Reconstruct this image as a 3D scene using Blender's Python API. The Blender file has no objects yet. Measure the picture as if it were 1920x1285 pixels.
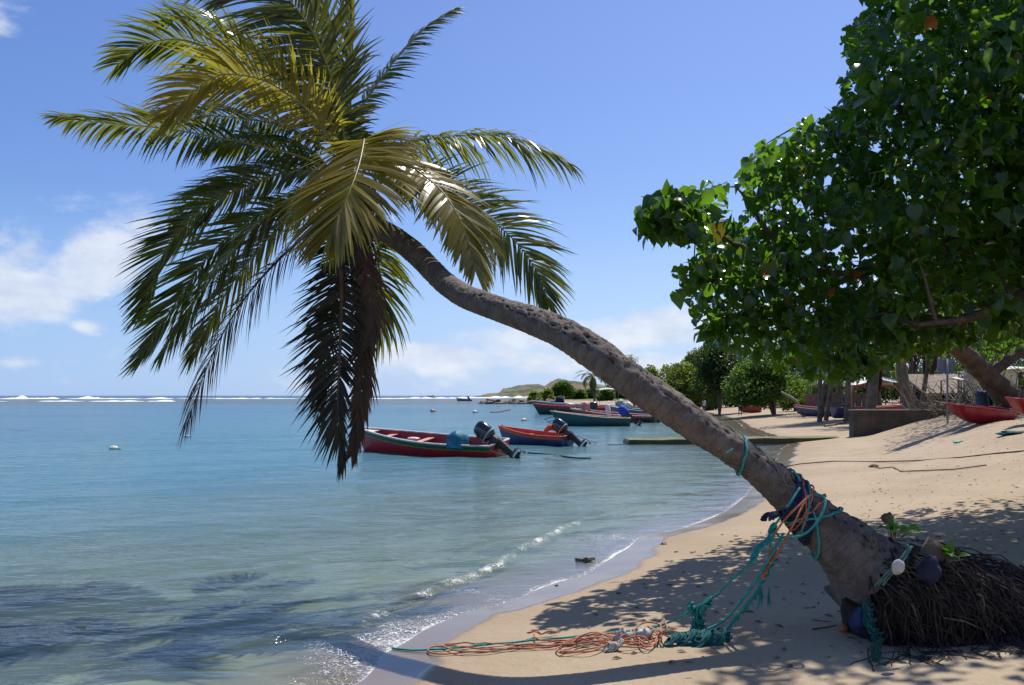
import bpy, math, random
import numpy as np
from mathutils import Vector, Matrix, noise as mnoise

random.seed(7); RNG = np.random.default_rng(7)
PI = math.pi
scene = bpy.context.scene
C = scene.collection

# ------------------------------------------------------------------ camera
F, H, CX, HOR = 1493.3, 2.0, 960.0, 742.0
cam_d = bpy.data.cameras.new('camera'); cam_d.lens = 28; cam_d.sensor_width = 36
cam_d.shift_y = 99.5/1920; cam_d.clip_start = 0.1; cam_d.clip_end = 12000
cam = bpy.data.objects.new('camera', cam_d); C.objects.link(cam)
cam.location = (0, 0, H); cam.rotation_euler = (math.radians(90), 0, 0)
scene.camera = cam
scene.view_settings.view_transform = 'Standard'; scene.view_settings.look = 'None'
scene.view_settings.exposure = 0.12; scene.view_settings.gamma = 1
scene.cycles.max_bounces = 8; scene.cycles.transparent_max_bounces = 16
scene.cycles.caustics_reflective = False; scene.cycles.caustics_refractive = False
scene.cycles.sample_clamp_indirect = 6

# ------------------------------------------------------------------ sun
SUN = Vector((0.29, 0.38, 1.0)).normalized()
sd = bpy.data.lights.new('sun', 'SUN'); sd.energy = 5.0; sd.angle = math.radians(0.53); sd.color = (1, 0.95, 0.89)
sun = bpy.data.objects.new('sun', sd); C.objects.link(sun)
sun.rotation_euler = SUN.to_track_quat('Z', 'Y').to_euler(); sun.location = (5, 0, 30)

# ------------------------------------------------------------------ node helpers
def lk(nt, a, b): nt.links.new(a, b)
def nd(nt, t, **kw):
    n = nt.nodes.new(t)
    for k, v in kw.items():
        if k.startswith('i_'):
            n.inputs[k[2:].replace('_', ' ')].default_value = v
        else: setattr(n, k, v)
    return n
def math_n(nt, op, a, b=None, c=None, clamp=False):
    n = nt.nodes.new('ShaderNodeMath'); n.operation = op; n.use_clamp = clamp
    for i, v in enumerate((a, b, c)):
        if v is None: continue
        if isinstance(v, (int, float)): n.inputs[i].default_value = v
        else: lk(nt, v, n.inputs[i])
    return n.outputs[0]
def smooth(nt, v, lo, hi, out0=0.0, out1=1.0):
    n = nt.nodes.new('ShaderNodeMapRange'); n.interpolation_type = 'SMOOTHSTEP'
    lk(nt, v, n.inputs[0]); n.inputs[1].default_value = lo; n.inputs[2].default_value = hi
    n.inputs[3].default_value = out0; n.inputs[4].default_value = out1
    return n.outputs[0]
def mixc(nt, f, a, b, mode='MIX'):
    n = nt.nodes.new('ShaderNodeMix'); n.data_type = 'RGBA'; n.blend_type = mode
    for s, v in ((n.inputs[0], f), (n.inputs[6], a), (n.inputs[7], b)):
        if isinstance(v, (int, float)): s.default_value = v
        elif isinstance(v, tuple): s.default_value = (*v[:3], 1)
        else: lk(nt, v, s)
    return n.outputs[2]
def noise_n(nt, vec, scale, detail=4, rough=0.55, dist=0.0):
    n = nd(nt, 'ShaderNodeTexNoise'); n.inputs['Scale'].default_value = scale
    n.inputs['Detail'].default_value = detail; n.inputs['Roughness'].default_value = rough
    n.inputs['Distortion'].default_value = dist
    if vec is not None: lk(nt, vec, n.inputs['Vector'])
    return n.outputs['Fac']

# ------------------------------------------------------------------ world: sky and clouds
world = bpy.data.worlds.new("World"); scene.world = world; world.use_nodes = True
nt = world.node_tree; nt.nodes.clear()
sky = nd(nt, 'ShaderNodeTexSky'); sky.sky_type = 'NISHITA'; sky.sun_disc = False
sky.sun_elevation = math.asin(SUN.z); sky.sun_rotation = math.atan2(SUN.x, SUN.y)
sky.air_density = 1.0; sky.dust_density = 0.3; sky.ozone_density = 2.2
tc = nd(nt, 'ShaderNodeTexCoord'); sx = nd(nt, 'ShaderNodeSeparateXYZ'); lk(nt, tc.outputs['Generated'], sx.inputs[0])
az = math_n(nt, 'ARCTAN2', sx.outputs[0], sx.outputs[1]); el = math_n(nt, 'ARCSINE', sx.outputs[2])
tintc = mixc(nt, smooth(nt, el, 0.0, 0.5), (1.28, 1.20, 1.22), (1.50, 1.32, 1.40))
tint = mixc(nt, 1.0, sky.outputs[0], tintc, 'MULTIPLY')
# deeper blue away from the sun's side of the sky
azf = mixc(nt, smooth(nt, az, -0.75, 0.35), (0.64, 0.84, 1.12), (0.87, 1.0, 1.18))
# sea air: the band above the horizon pales to a bluish white
tint = mixc(nt, smooth(nt, el, 0.26, -0.02, 0.0, 0.80), tint, (6.3, 7.3, 9.0))
tint = mixc(nt, 1.0, tint, azf, 'MULTIPLY')
cv = nd(nt, 'ShaderNodeCombineXYZ'); lk(nt, az, cv.inputs[0]); lk(nt, math_n(nt, 'MULTIPLY', el, 1.7), cv.inputs[1])
cn = noise_n(nt, cv.outputs[0], 9.0, 8, 0.6, 0.25)
bias = None
def pxang(px, py):
    x = (px-CX)/F; z = (HOR-py)/F; return math.atan(x), math.atan(z/math.sqrt(1+x*x))
for (px, py, sxp, syp, rot, amp) in [(0, 500, 95, 62, 0, .40), (90, 540, 130, 42, 20, .46), (190, 480, 110, 34, 24, .50), (265, 435, 36, 36, 30, .42),
        (172, 610, 28, 13, 0, .31), (34, 680, 28, 10, 0, .30), (-10, 20, 80, 40, 10, .25), (15, 620, 40, 22, 0, .14),
        (850, 672, 175, 28, 0, .40), (950, 640, 90, 26, 0, .38), (1190, 622, 120, 34, 0, .52), (1140, 680, 220, 30, 0, .40), (760, 655, 60, 14, 0, .36),
        (400, 690, 500, 30, 0, .13), (1000, 715, 600, 26, 0, .15)]:
    a0, e0 = pxang(px, py); r = math.radians(rot); s1 = sxp/F; s2 = syp/F
    da = math_n(nt, 'SUBTRACT', az, a0); de = math_n(nt, 'SUBTRACT', el, e0)
    p = math_n(nt, 'ADD', math_n(nt, 'MULTIPLY', da, math.cos(r)/s1), math_n(nt, 'MULTIPLY', de, math.sin(r)/s1))
    q = math_n(nt, 'SUBTRACT', math_n(nt, 'MULTIPLY', de, math.cos(r)/s2), math_n(nt, 'MULTIPLY', da, math.sin(r)/s2))
    d2 = math_n(nt, 'ADD', math_n(nt, 'MULTIPLY', p, p), math_n(nt, 'MULTIPLY', q, q))
    g = math_n(nt, 'MULTIPLY', math_n(nt, 'POWER', 2.718, math_n(nt, 'MULTIPLY', d2, -0.5)), amp)
    bias = g if bias is None else math_n(nt, 'MAXIMUM', bias, g)
# the same low trade clouds ring the rest of the horizon
back = math_n(nt, 'MULTIPLY', smooth(nt, math_n(nt, 'ABSOLUTE', az), 0.75, 1.2), smooth(nt, math_n(nt, 'ABSOLUTE', math_n(nt, 'SUBTRACT', el, 0.14)), 0.3, 0.02))
bias = math_n(nt, 'MAXIMUM', bias, math_n(nt, 'MULTIPLY', back, 0.24))
dens = smooth(nt, math_n(nt, 'ADD', cn, bias), 0.66, 0.90)
shade = noise_n(nt, cv.outputs[0], 14.0, 5, 0.6)
cloudc = mixc(nt, smooth(nt, shade, 0.3, 0.7), (6.9, 7.6, 9.2), (9.6, 9.9, 10.5))
skyc = mixc(nt, math_n(nt, 'MULTIPLY', dens, 0.78), tint, cloudc)
bg = nd(nt, 'ShaderNodeBackground'); bg.inputs[1].default_value = 0.087; lk(nt, skyc, bg.inputs[0])
wo = nd(nt, 'ShaderNodeOutputWorld'); lk(nt, bg.outputs[0], wo.inputs[0])

# ------------------------------------------------------------------ geometry helpers
def P(px, py, Y): return Vector(((px-CX)/F*Y, Y, H+(HOR-py)/F*Y))
def sstep(x, a, b):
    t = np.clip((x-a)/(b-a), 0, 1); return t*t*(3-2*t)

def tag(o, label=None, cat=None, group=None, kind=None):
    if label: o['label'] = label
    if cat: o['category'] = cat
    if group: o['group'] = group
    if kind: o['kind'] = kind
    return o
def thing(name, label, cat, loc=(0, 0, 0), rotz=0, group=None):
    o = bpy.data.objects.new(name, None); C.objects.link(o); o.empty_display_size = 0.2
    o.location = loc; o.rotation_euler = (0, 0, rotz)
    return tag(o, label, cat, group)
def copy_tree(o, parent=None, name=None):
    c = o.copy(); C.objects.link(c); c.parent = parent
    for ch in list(o.children): copy_tree(ch, c)
    return c

class MB:
    def __init__(s): s.v = []; s.f = []; s.m = []; s.a = []; s.uv = []; s.n = 0; s.mi = 0
    def add(s, verts, faces, mi=None, attr=None):
        verts = [tuple(v) for v in verts]; b = s.n
        s.v += verts; s.n += len(verts)
        for f in faces: s.f.append(tuple(i+b for i in f)); s.m.append(s.mi if mi is None else mi)
        if attr is None: attr = 0.5
        s.a += [attr]*len(verts) if isinstance(attr, (int, float)) else list(attr)
    def box(s, c, d, mi=None, R=None, taper=1.0):
        vs = []
        for z in (-1, 1):
            k = taper if z > 0 else 1
            for x, y in ((-1, -1), (1, -1), (1, 1), (-1, 1)):
                p = Vector((x*d[0]/2*k, y*d[1]/2*k, z*d[2]/2))
                if R is not None: p = R @ p
                vs.append(p+Vector(c))
        s.add(vs, [(0, 3, 2, 1), (4, 5, 6, 7), (0, 1, 5, 4), (1, 2, 6, 5), (2, 3, 7, 6), (3, 0, 4, 7)], mi)
    def tube(s, pts, r, n=8, mi=None, cap=True, attr=None, wob=0.0):
        pts = [Vector(p) for p in pts]; N = len(pts)
        rs = r if hasattr(r, '__len__') else [r]*N
        T = [(pts[min(i+1, N-1)]-pts[max(i-1, 0)]).normalized() for i in range(N)]
        up = Vector((0, 0, 1)) if abs(T[0].z) < 0.9 else Vector((1, 0, 0))
        u = T[0].cross(up).normalized(); vs = []
        for i in range(N):
            u = (u - T[i]*u.dot(T[i]));  u = u.normalized() if u.length > 1e-6 else T[i].orthogonal().normalized()
            w = T[i].cross(u)
            for k in range(n):
                a = 2*PI*k/n; rr = rs[i]*(1+wob*random.uniform(-1, 1))
                vs.append(pts[i]+(u*math.cos(a)+w*math.sin(a))*rr)
        fs = [(i*n+k, i*n+(k+1) % n, (i+1)*n+(k+1) % n, (i+1)*n+k) for i in range(N-1) for k in range(n)]
        if cap and n > 2: fs += [tuple(range(n-1, -1, -1)), tuple((N-1)*n+k for k in range(n))]
        s.add(vs, fs, mi, attr)
    def lathe(s, prof, c=(0, 0, 0), n=16, mi=None, R=None, sc=(1, 1, 1)):
        vs = []
        for r, z in prof:
            for k in range(n):
                a = 2*PI*k/n; p = Vector((r*math.cos(a)*sc[0], r*math.sin(a)*sc[1], z*sc[2]))
                if R is not None: p = R @ p
                vs.append(p+Vector(c))
        N = len(prof)
        fs = [(i*n+k, i*n+(k+1) % n, (i+1)*n+(k+1) % n, (i+1)*n+k) for i in range(N-1) for k in range(n)]
        fs += [tuple(range(n-1, -1, -1)), tuple((N-1)*n+k for k in range(n))]
        s.add(vs, fs, mi)
    def blob(s, c, r, n=10, mi=None, amp=0.15, freq=2.0, R=None):
        prof = [(max(0.02, math.sin(PI*i/n)), -math.cos(PI*i/n)) for i in range(n+1)]; vs = []
        m = n*2; off = Vector((random.random()*50, 0, 0))
        for rr, z in prof:
            for k in range(m):
                a = 2*PI*k/m; q = Vector((rr*math.cos(a), rr*math.sin(a), z))
                q *= 1+amp*2*mnoise.noise(q*freq+off)
                q = Vector((q.x*r[0], q.y*r[1], q.z*r[2]))
                if R is not None: q = R @ q
                vs.append(q+Vector(c))
        fs = [(i*m+k, i*m+(k+1) % m, (i+1)*m+(k+1) % m, (i+1)*m+k) for i in range(n) for k in range(m)]
        s.add(vs, fs, mi)
    def build(s, name, mats, parent=None, local=False, smoothf=True, bevel=0):
        off = np.zeros(3)
        if parent is not None and not local:
            p = parent; off = np.array(p.location)
            while p.parent: p = p.parent; off = off+np.array(p.location)
        v = np.array(s.v, float).reshape(-1, 3)-off
        return raw_mesh(name, v, s.f, mats, parent, s.m, s.a, smoothf, bevel)

def raw_mesh(name, v, faces, mats, parent=None, mi=None, attr=None, smoothf=True, bevel=0, attrs=None):
    me = bpy.data.meshes.new(name)
    if isinstance(faces, np.ndarray):
        n = len(faces); k = faces.shape[1]
        me.vertices.add(len(v)); me.vertices.foreach_set('co', np.asarray(v, np.float32).ravel())
        me.loops.add(n*k); me.loops.foreach_set('vertex_index', faces.astype(np.int32).ravel())
        me.polygons.add(n); me.polygons.foreach_set('loop_start', np.arange(0, n*k, k, dtype=np.int32))
        me.update(calc_edges=True)
    else:
        me.from_pydata([tuple(x) for x in v], [], faces)
    for m in (mats if isinstance(mats, (list, tuple)) else [mats]): me.materials.append(m)
    if mi is not None and len(mi) == len(me.polygons): me.polygons.foreach_set('material_index', np.array(mi, np.int32))
    if attr is not None and len(attr) == len(me.vertices):
        a = me.attributes.new('rnd', 'FLOAT', 'POINT'); a.data.foreach_set('value', np.array(attr, np.float32))
    for k, val in (attrs or {}).items():
        a = me.attributes.new(k, 'FLOAT', 'POINT'); a.data.foreach_set('value', np.asarray(val, np.float32).ravel())
    me.polygons.foreach_set('use_smooth', np.full(len(me.polygons), bool(smoothf)))
    me.update()
    o = bpy.data.objects.new(name, me); C.objects.link(o)
    if parent is not None: o.parent = parent
    if bevel:
        b = o.modifiers.new('bevel', 'BEVEL'); b.width = bevel; b.segments = 2; b.limit_method = 'ANGLE'
    return o

def spline(pts, n):
    pts = [Vector(p) for p in pts]; m = len(pts)
    pp = [pts[0]*2-pts[1]]+pts+[pts[-1]*2-pts[-2]]
    dense = []
    for i in range(m-1):
        p0, p1, p2, p3 = pp[i:i+4]
        for k in range(16):
            t = k/16
            dense.append(0.5*((2*p1)+(p2-p0)*t+(2*p0-5*p1+4*p2-p3)*t*t+(3*p1-p0-3*p2+p3)*t**3))
    dense.append(pts[-1].copy())
    d = np.array([tuple(p) for p in dense]); L = np.r_[0, np.cumsum(np.linalg.norm(np.diff(d[:, :3], axis=0), axis=1))]
    s = np.linspace(0, L[-1], n)
    return [Vector([np.interp(q, L, d[:, j]) for j in range(d.shape[1])]) for q in s]

# ------------------------------------------------------------------ materials
MATS = {}
def mat(name, col, rough=0.7, var=None, vscale=6, bump=0, bscale=30, spec=0.5, metal=0, trans=0, tcol=None, coat=0, detail=5):
    if name in MATS: return MATS[name]
    m = bpy.data.materials.new(name); m.use_nodes = True; MATS[name] = m
    nt = m.node_tree; b = nt.nodes['Principled BSDF']; out = nt.nodes['Material Output']
    b.inputs['Roughness'].default_value = rough; b.inputs['Metallic'].default_value = metal
    b.inputs['Specular IOR Level'].default_value = spec; b.inputs['Coat Weight'].default_value = coat
    tcx = nd(nt, 'ShaderNodeTexCoord').outputs['Object']
    if var:
        f = smooth(nt, noise_n(nt, tcx, vscale, detail, 0.65), 0.35, 0.65)
        lk(nt, mixc(nt, f, tuple(col), tuple(var)), b.inputs['Base Color'])
    else: b.inputs['Base Color'].default_value = (*col, 1)
    if bump:
        bn = nd(nt, 'ShaderNodeBump'); bn.inputs['Strength'].default_value = 1; bn.inputs['Distance'].default_value = bump
        lk(nt, noise_n(nt, tcx, bscale, 6, 0.6), bn.inputs['Height']); lk(nt, bn.outputs[0], b.inputs['Normal'])
    return m
def leafmat(name, c1, c2, tcol, tr=0.4, rough=0.35, spec=0.5, tip=None, hueclump=0.8):
    m = bpy.data.materials.new(name); m.use_nodes = True; MATS[name] = m
    nt = m.node_tree; b = nt.nodes['Principled BSDF']; out = nt.nodes['Material Output']
    at = nd(nt, 'ShaderNodeAttribute', attribute_name='rnd').outputs['Fac']
    tcx = nd(nt, 'ShaderNodeTexCoord').outputs['Object']
    cl = smooth(nt, noise_n(nt, tcx, hueclump, 3), 0.38, 0.62)
    f = math_n(nt, 'ADD', math_n(nt, 'MULTIPLY', at, 0.6), math_n(nt, 'MULTIPLY', cl, 0.4))
    col = mixc(nt, f, c1, c2)
    tc2 = mixc(nt, f, tuple(0.7*x for x in tcol), tcol)
    if tip:
        tf = smooth(nt, at, 0.93, 0.97); col = mixc(nt, tf, col, tip); tc2 = mixc(nt, tf, tc2, tip)
    lk(nt, col, b.inputs['Base Color']); b.inputs['Roughness'].default_value = rough
    b.inputs['Specular IOR Level'].default_value = spec
    t = nd(nt, 'ShaderNodeBsdfTranslucent'); lk(nt, tc2, t.inputs[0])
    mx = nd(nt, 'ShaderNodeMixShader'); mx.inputs[0].default_value = tr
    lk(nt, b.outputs[0], mx.inputs[1]); lk(nt, t.outputs[0], mx.inputs[2]); lk(nt, mx.outputs[0], out.inputs[0])
    return m

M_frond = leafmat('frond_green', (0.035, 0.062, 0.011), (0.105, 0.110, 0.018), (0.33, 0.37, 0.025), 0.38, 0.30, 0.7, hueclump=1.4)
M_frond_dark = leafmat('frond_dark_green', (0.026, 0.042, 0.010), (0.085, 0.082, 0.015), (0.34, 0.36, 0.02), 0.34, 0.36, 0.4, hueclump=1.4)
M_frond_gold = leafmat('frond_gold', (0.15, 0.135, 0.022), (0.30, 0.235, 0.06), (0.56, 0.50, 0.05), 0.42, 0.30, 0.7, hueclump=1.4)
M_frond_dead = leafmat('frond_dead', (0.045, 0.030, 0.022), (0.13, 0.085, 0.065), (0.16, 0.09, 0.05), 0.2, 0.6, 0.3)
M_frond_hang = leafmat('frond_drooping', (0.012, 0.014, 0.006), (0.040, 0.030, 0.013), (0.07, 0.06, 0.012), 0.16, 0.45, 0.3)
M_rachis = mat('frond_midrib', (0.28, 0.22, 0.05), 0.45, (0.16, 0.16, 0.03), 5)
M_rachis_dead = mat('dead_midrib', (0.06, 0.035, 0.025), 0.7, (0.11, 0.07, 0.04), 8)
M_fiber = mat('palm_fibre', (0.06, 0.038, 0.02), 0.9, (0.14, 0.09, 0.045), 20, 0.01, 60)
M_leaf_near = leafmat('beach_tree_leaf', (0.009, 0.027, 0.005), (0.036, 0.078, 0.010), (0.22, 0.46, 0.02), 0.42, 0.20, 0.5, tip=(0.30, 0.10, 0.02))
M_leaf_olive = leafmat('olive_leaf', (0.07, 0.12, 0.015), (0.16, 0.20, 0.025), (0.32, 0.42, 0.03), 0.38, 0.45, 0.4, hueclump=0.3)
M_leaf_mid = leafmat('mid_green_leaf', (0.030, 0.075, 0.012), (0.085, 0.150, 0.022), (0.22, 0.38, 0.03), 0.36, 0.42, 0.4, hueclump=0.3)
M_leaf_dark = leafmat('dark_green_leaf', (0.016, 0.038, 0.009), (0.045, 0.080, 0.015), (0.13, 0.22, 0.02), 0.30, 0.42, 0.4, hueclump=0.3)
M_leaf_yellow = mat('yellow_leaf', (0.75, 0.42, 0.01), 0.5, (0.6, 0.5, 0.05), 20)
M_bark = mat('tree_bark', (0.055, 0.033, 0.020), 0.9, (0.12, 0.075, 0.045), 4, 0.02, 18)
M_bark_grey = mat('grey_bark', (0.10, 0.08, 0.06), 0.9, (0.2, 0.16, 0.12), 3, 0.02, 14)
M_teal = mat('teal_rope', (0.01, 0.20, 0.19), 0.75, (0.02, 0.33, 0.28), 30, 0.003, 160)
M_teal_dark = mat('dark_teal_net', (0.005, 0.055, 0.06), 0.85, (0.01, 0.13, 0.12), 30, 0.004, 120)
M_orange = mat('orange_rope', (0.34, 0.085, 0.035), 0.8, (0.5, 0.18, 0.09), 25, 0.003, 160)
M_brownrope = mat('brown_rope', (0.26, 0.13, 0.08), 0.85, (0.42, 0.25, 0.16), 25, 0.003, 160)
M_blue = mat('blue_cloth', (0.006, 0.012, 0.05), 0.8, (0.014, 0.035, 0.12), 14, 0.006, 50)
M_darkblue = mat('dark_blue_cloth', (0.005, 0.009, 0.026), 0.9, (0.010, 0.02, 0.055), 14, 0.01, 30)
M_white = mat('white_paint', (0.72, 0.71, 0.68), 0.5, (0.5, 0.48, 0.44), 5)
M_whiteplastic = mat('white_foam', (0.48, 0.47, 0.43), 0.7, (0.28, 0.27, 0.23), 12, 0.004, 50)
M_black = mat('black_plastic', (0.010, 0.010, 0.012), 0.22, spec=0.6, coat=0.5)
M_blackm = mat('black_metal', (0.018, 0.018, 0.02), 0.4, (0.04, 0.04, 0.045), 20)
M_tarp = mat('turquoise_tarp', (0.01, 0.20, 0.30), 0.6, (0.005, 0.09, 0.15), 6, 0.01, 12)
M_rock = mat('shore_rock', (0.10, 0.08, 0.06), 0.9, (0.25, 0.21, 0.16), 0.8, 0.2, 3)
M_stone = mat('wet_stone', (0.04, 0.04, 0.03), 0.4, (0.12, 0.11, 0.07), 20, 0.01, 40)
M_wood = mat('weathered_wood', (0.16, 0.13, 0.10), 0.9, (0.3, 0.25, 0.19), 6, 0.01, 20)
M_twig = mat('dry_twig', (0.09, 0.055, 0.035), 0.9, (0.2, 0.14, 0.09), 20)
M_skin = mat('brown_skin', (0.12, 0.06, 0.04), 0.6)

# ------------------------------------------------------------------ terrain function
LAND = np.array([(-14, -50), (-7, -20), (-3.6, -5), (-2.5, 1), (-1.75, 4), (-1.10, 5.6), (-0.95, 6.2), (-0.55, 7.3), (0.05, 8.0), (0.75, 8.95), (1.3, 10.0), (1.75, 11.1), (2.65, 12.1), (3.6, 13.7),
    (4.8, 16.3), (6.6, 20.5), (9.3, 27.6), (11.4, 33), (12.5, 39), (14.5, 50), (17.5, 62), (21, 82), (26, 120), (21, 165), (6, 198), (8, 300), (15, 500),
    (-20, 690), (-45, 740), (-45, 830), (200, 900), (3000, 900), (3000, -50)], float)
def signed_d(X, Y):
    X = np.asarray(X, float); Y = np.asarray(Y, float)
    best = np.full(X.shape, 1e9); inside = np.zeros(X.shape, bool); n = len(LAND)
    for i in range(n):
        ax, ay = LAND[i]; bx, by = LAND[(i+1) % n]; dx, dy = bx-ax, by-ay
        t = np.clip(((X-ax)*dx+(Y-ay)*dy)/(dx*dx+dy*dy), 0, 1)
        best = np.minimum(best, np.hypot(X-ax-t*dx, Y-ay-t*dy))
        c = ((ay > Y) != (by > Y))
        with np.errstate(divide='ignore', invalid='ignore'):
            xi = ax+(Y-ay)*dx/(dy if dy else 1e-9)
        inside ^= c & (X < xi)
    return np.where(inside, best, -best)
def vnoise(x, y, seed=0):
    # value noise, vectorised
    xi = np.floor(x).astype(np.int64); yi = np.floor(y).astype(np.int64); fx = x-xi; fy = y-yi
    fx = fx*fx*(3-2*fx); fy = fy*fy*(3-2*fy)
    def h(a, b):
        n = (a*374761393+b*668265263+seed*982451653) & 0xffffffff
        n = ((n ^ (n >> 13))*1274126177) & 0xffffffff
        return ((n ^ (n >> 16)) & 0xffff)/65535.0
    return (h(xi, yi)*(1-fx)+h(xi+1, yi)*fx)*(1-fy)+(h(xi, yi+1)*(1-fx)+h(xi+1, yi+1)*fx)*fy
def fbm(x, y, o=4, seed=0):
    s = 0; a = 0.5
    for k in range(o): s = s+a*(vnoise(x*2**k+k*17.3, y*2**k-k*9.1, seed+k)-0.5); a *= 0.5
    return s
def terr(X, Y):
    d = signed_d(X, Y)
    d = d+(fbm(X*0.9, Y*0.9, 3, 3)*0.35)*np.clip(1-abs(d)/6, 0, 1)
    dp = np.maximum(d, 0)
    gentle = 1.32*(1-np.exp(-dp/12))
    steep = np.interp(dp, [0, 1.5, 3, 4.5, 6, 8, 30], [0, .14, .33, .78, 1.22, 1.42, 1.55])
    t = sstep(Y, 9, 20)*(1-sstep(Y, 32.6, 33.4))
    z = gentle*(1-t)+steep*t
    z = z+sstep(dp, 20, 80)*0.8*sstep(Y, 60, 140)
    zw = -2.6*(1-np.exp(-np.maximum(-d, 0)/30))
    z = np.where(d > 0, z, zw)
    near = 1-sstep(Y, 40, 90)
    z = z+near*sstep(dp, 0.8, 3)*fbm(X*0.7+4, Y*0.7, 3, 11)*0.09
    z = z+near*sstep(dp, 3.2, 7)*sstep(Y, 7, 12)*(fbm(X*2.6, Y*2.6, 3, 21)*0.10)
    z = z+near*np.clip(-d, 0, 1)*fbm(X*0.8, Y*1.4, 3, 31)*0.10
    return z
def ground(px, py, lift=0.0):
    x = (px-CX)/F; s = (HOR-py)/F
    Ys = np.geomspace(3.0, 400, 1500); z = H+s*Ys-terr(x*Ys, Ys)-lift
    i = np.argmax(z < 0)
    if i == 0: i = 1
    a = z[i-1]/(z[i-1]-z[i]); Y = Ys[i-1]+(Ys[i]-Ys[i-1])*a
    return Vector((x*Y, Y, float(terr(np.array([x*Y]), np.array([Y]))[0])+lift))
def gz(x, y): return float(terr(np.array([x]), np.array([y]))[0])

def grid_faces(nr, nc):
    i = np.arange((nr-1)*nc).reshape(nr-1, nc)[:, :-1].ravel()
    return np.stack([i, i+1, i+nc+1, i+nc], 1)

# ------------------------------------------------------------------ ground sheet
def make_sand_mat():
    m = bpy.data.materials.new('beach_sand'); m.use_nodes = True; nt = m.node_tree
    b = nt.nodes['Principled BSDF']
    pos = nd(nt, 'ShaderNodeNewGeometry').outputs['Position']; sp = nd(nt, 'ShaderNodeSeparateXYZ'); lk(nt, pos, sp.inputs[0])
    z = sp.outputs[2]
    n1 = noise_n(nt, pos, 0.6, 5); n2 = noise_n(nt, pos, 9, 6, 0.7); n3 = noise_n(nt, pos, 260, 3, 0.7)
    dry = mixc(nt, smooth(nt, n1, 0.3, 0.7), (0.328, 0.250, 0.155), (0.395, 0.310, 0.203))
    dry = mixc(nt, smooth(nt, n2, 0.55, 0.8), dry, (0.245, 0.17, 0.105))
    dry = mixc(nt, math_n(nt, 'MULTIPLY', smooth(nt, n3, 0.4, 0.75), 0.45), dry, (0.22, 0.15, 0.09))
    # upper beach: litter, darker grains
    up = smooth(nt, z, 0.55, 1.2)
    lit = smooth(nt, noise_n(nt, pos, 3.2, 8, 0.75), 0.50, 0.68)
    dry = mixc(nt, math_n(nt, 'MULTIPLY', math_n(nt, 'MULTIPLY', up, lit), 0.6), dry, (0.13, 0.085, 0.05))
    # grass on the far low land
    gr = math_n(nt, 'MULTIPLY', smooth(nt, sp.outputs[1], 110, 160), smooth(nt, z, 0.5, 0.9))
    dry = mixc(nt, gr, dry, (0.13, 0.14, 0.04))
    w = math_n(nt, 'ADD', z, math_n(nt, 'MULTIPLY', math_n(nt, 'SUBTRACT', noise_n(nt, pos, 1.1, 3), 0.5), 0.045))
    wet = smooth(nt, w, 0.058, 0.044)
    damp = smooth(nt, w, 0.16, 0.04)
    c = mixc(nt, math_n(nt, 'MULTIPLY', damp, 0.3), dry, (0.24, 0.17, 0.11))
    c = mixc(nt, wet, c, (0.195, 0.145, 0.098))
    # sea floor: pale sand with weed patches
    und = smooth(nt, z, -0.02, -0.14)
    mp = nd(nt, 'ShaderNodeMapping'); mp.inputs['Scale'].default_value = (0.55, 1.3, 1); mp.inputs['Rotation'].default_value = (0, 0, 0.5); lk(nt, pos, mp.inputs[0])
    weed = smooth(nt, noise_n(nt, mp.outputs[0], 1.0, 6, 0.65, 0.4), 0.50, 0.60)
    floor = mixc(nt, weed, (0.30, 0.31, 0.19), (0.06, 0.075, 0.035))
    c = mixc(nt, und, c, floor)
    lk(nt, c, b.inputs['Base Color'])
    r = nd(nt, 'ShaderNodeMapRange'); lk(nt, wet, r.inputs[0]); r.inputs[3].default_value = 0.92; r.inputs[4].default_value = 0.13
    lk(nt, r.outputs[0], b.inputs['Roughness'])
    b.inputs['Specular IOR Level'].default_value = 0.5
    h = math_n(nt, 'ADD', math_n(nt, 'MULTIPLY', noise_n(nt, pos, 5, 5, 0.65), 0.05), math_n(nt, 'MULTIPLY', n3, 0.0022))
    h = math_n(nt, 'ADD', h, math_n(nt, 'MULTIPLY', noise_n(nt, pos, 26, 4, 0.65), 0.010))
    h = math_n(nt, 'MULTIPLY', h, math_n(nt, 'SUBTRACT', 1.0, math_n(nt, 'MULTIPLY', wet, 0.93)))
    bn = nd(nt, 'ShaderNodeBump'); bn.inputs['Distance'].default_value = 0.55; bn.inputs['Strength'].default_value = 1; lk(nt, h, bn.inputs['Height']); lk(nt, bn.outputs[0], b.inputs['Normal'])
    return m
cols = np.r_[np.arange(-2600, -200, 60), np.arange(-200, 2100, 7), np.arange(2100, 5200, 40)]
rows = np.r_[np.geomspace(0.35, 16, 26), np.arange(17, 90, 1.6), np.arange(90, 760, 3.2)]
Yr = 2986.0/rows
Yr = np.r_[9000, Yr, 3.6, 3.0, 2.2, 1.2, 0, -2, -6, -14, -40]
Xm = (cols[None, :]-CX)/F*np.maximum(Yr, 4.2)[:, None]*np.where(Yr < 4, 1.5, 1)[:, None]; Ym = np.repeat(Yr[:, None], len(cols), 1)
Zm = terr(Xm, Ym)
raw_mesh('ground', np.stack([Xm, Ym, Zm], -1).reshape(-1, 3), grid_faces(*Xm.shape)[:, ::-1], make_sand_mat())
tag(bpy.data.objects['ground'], 'pale sand beach sloping into the shallow sea', None, None, 'structure')

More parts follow.
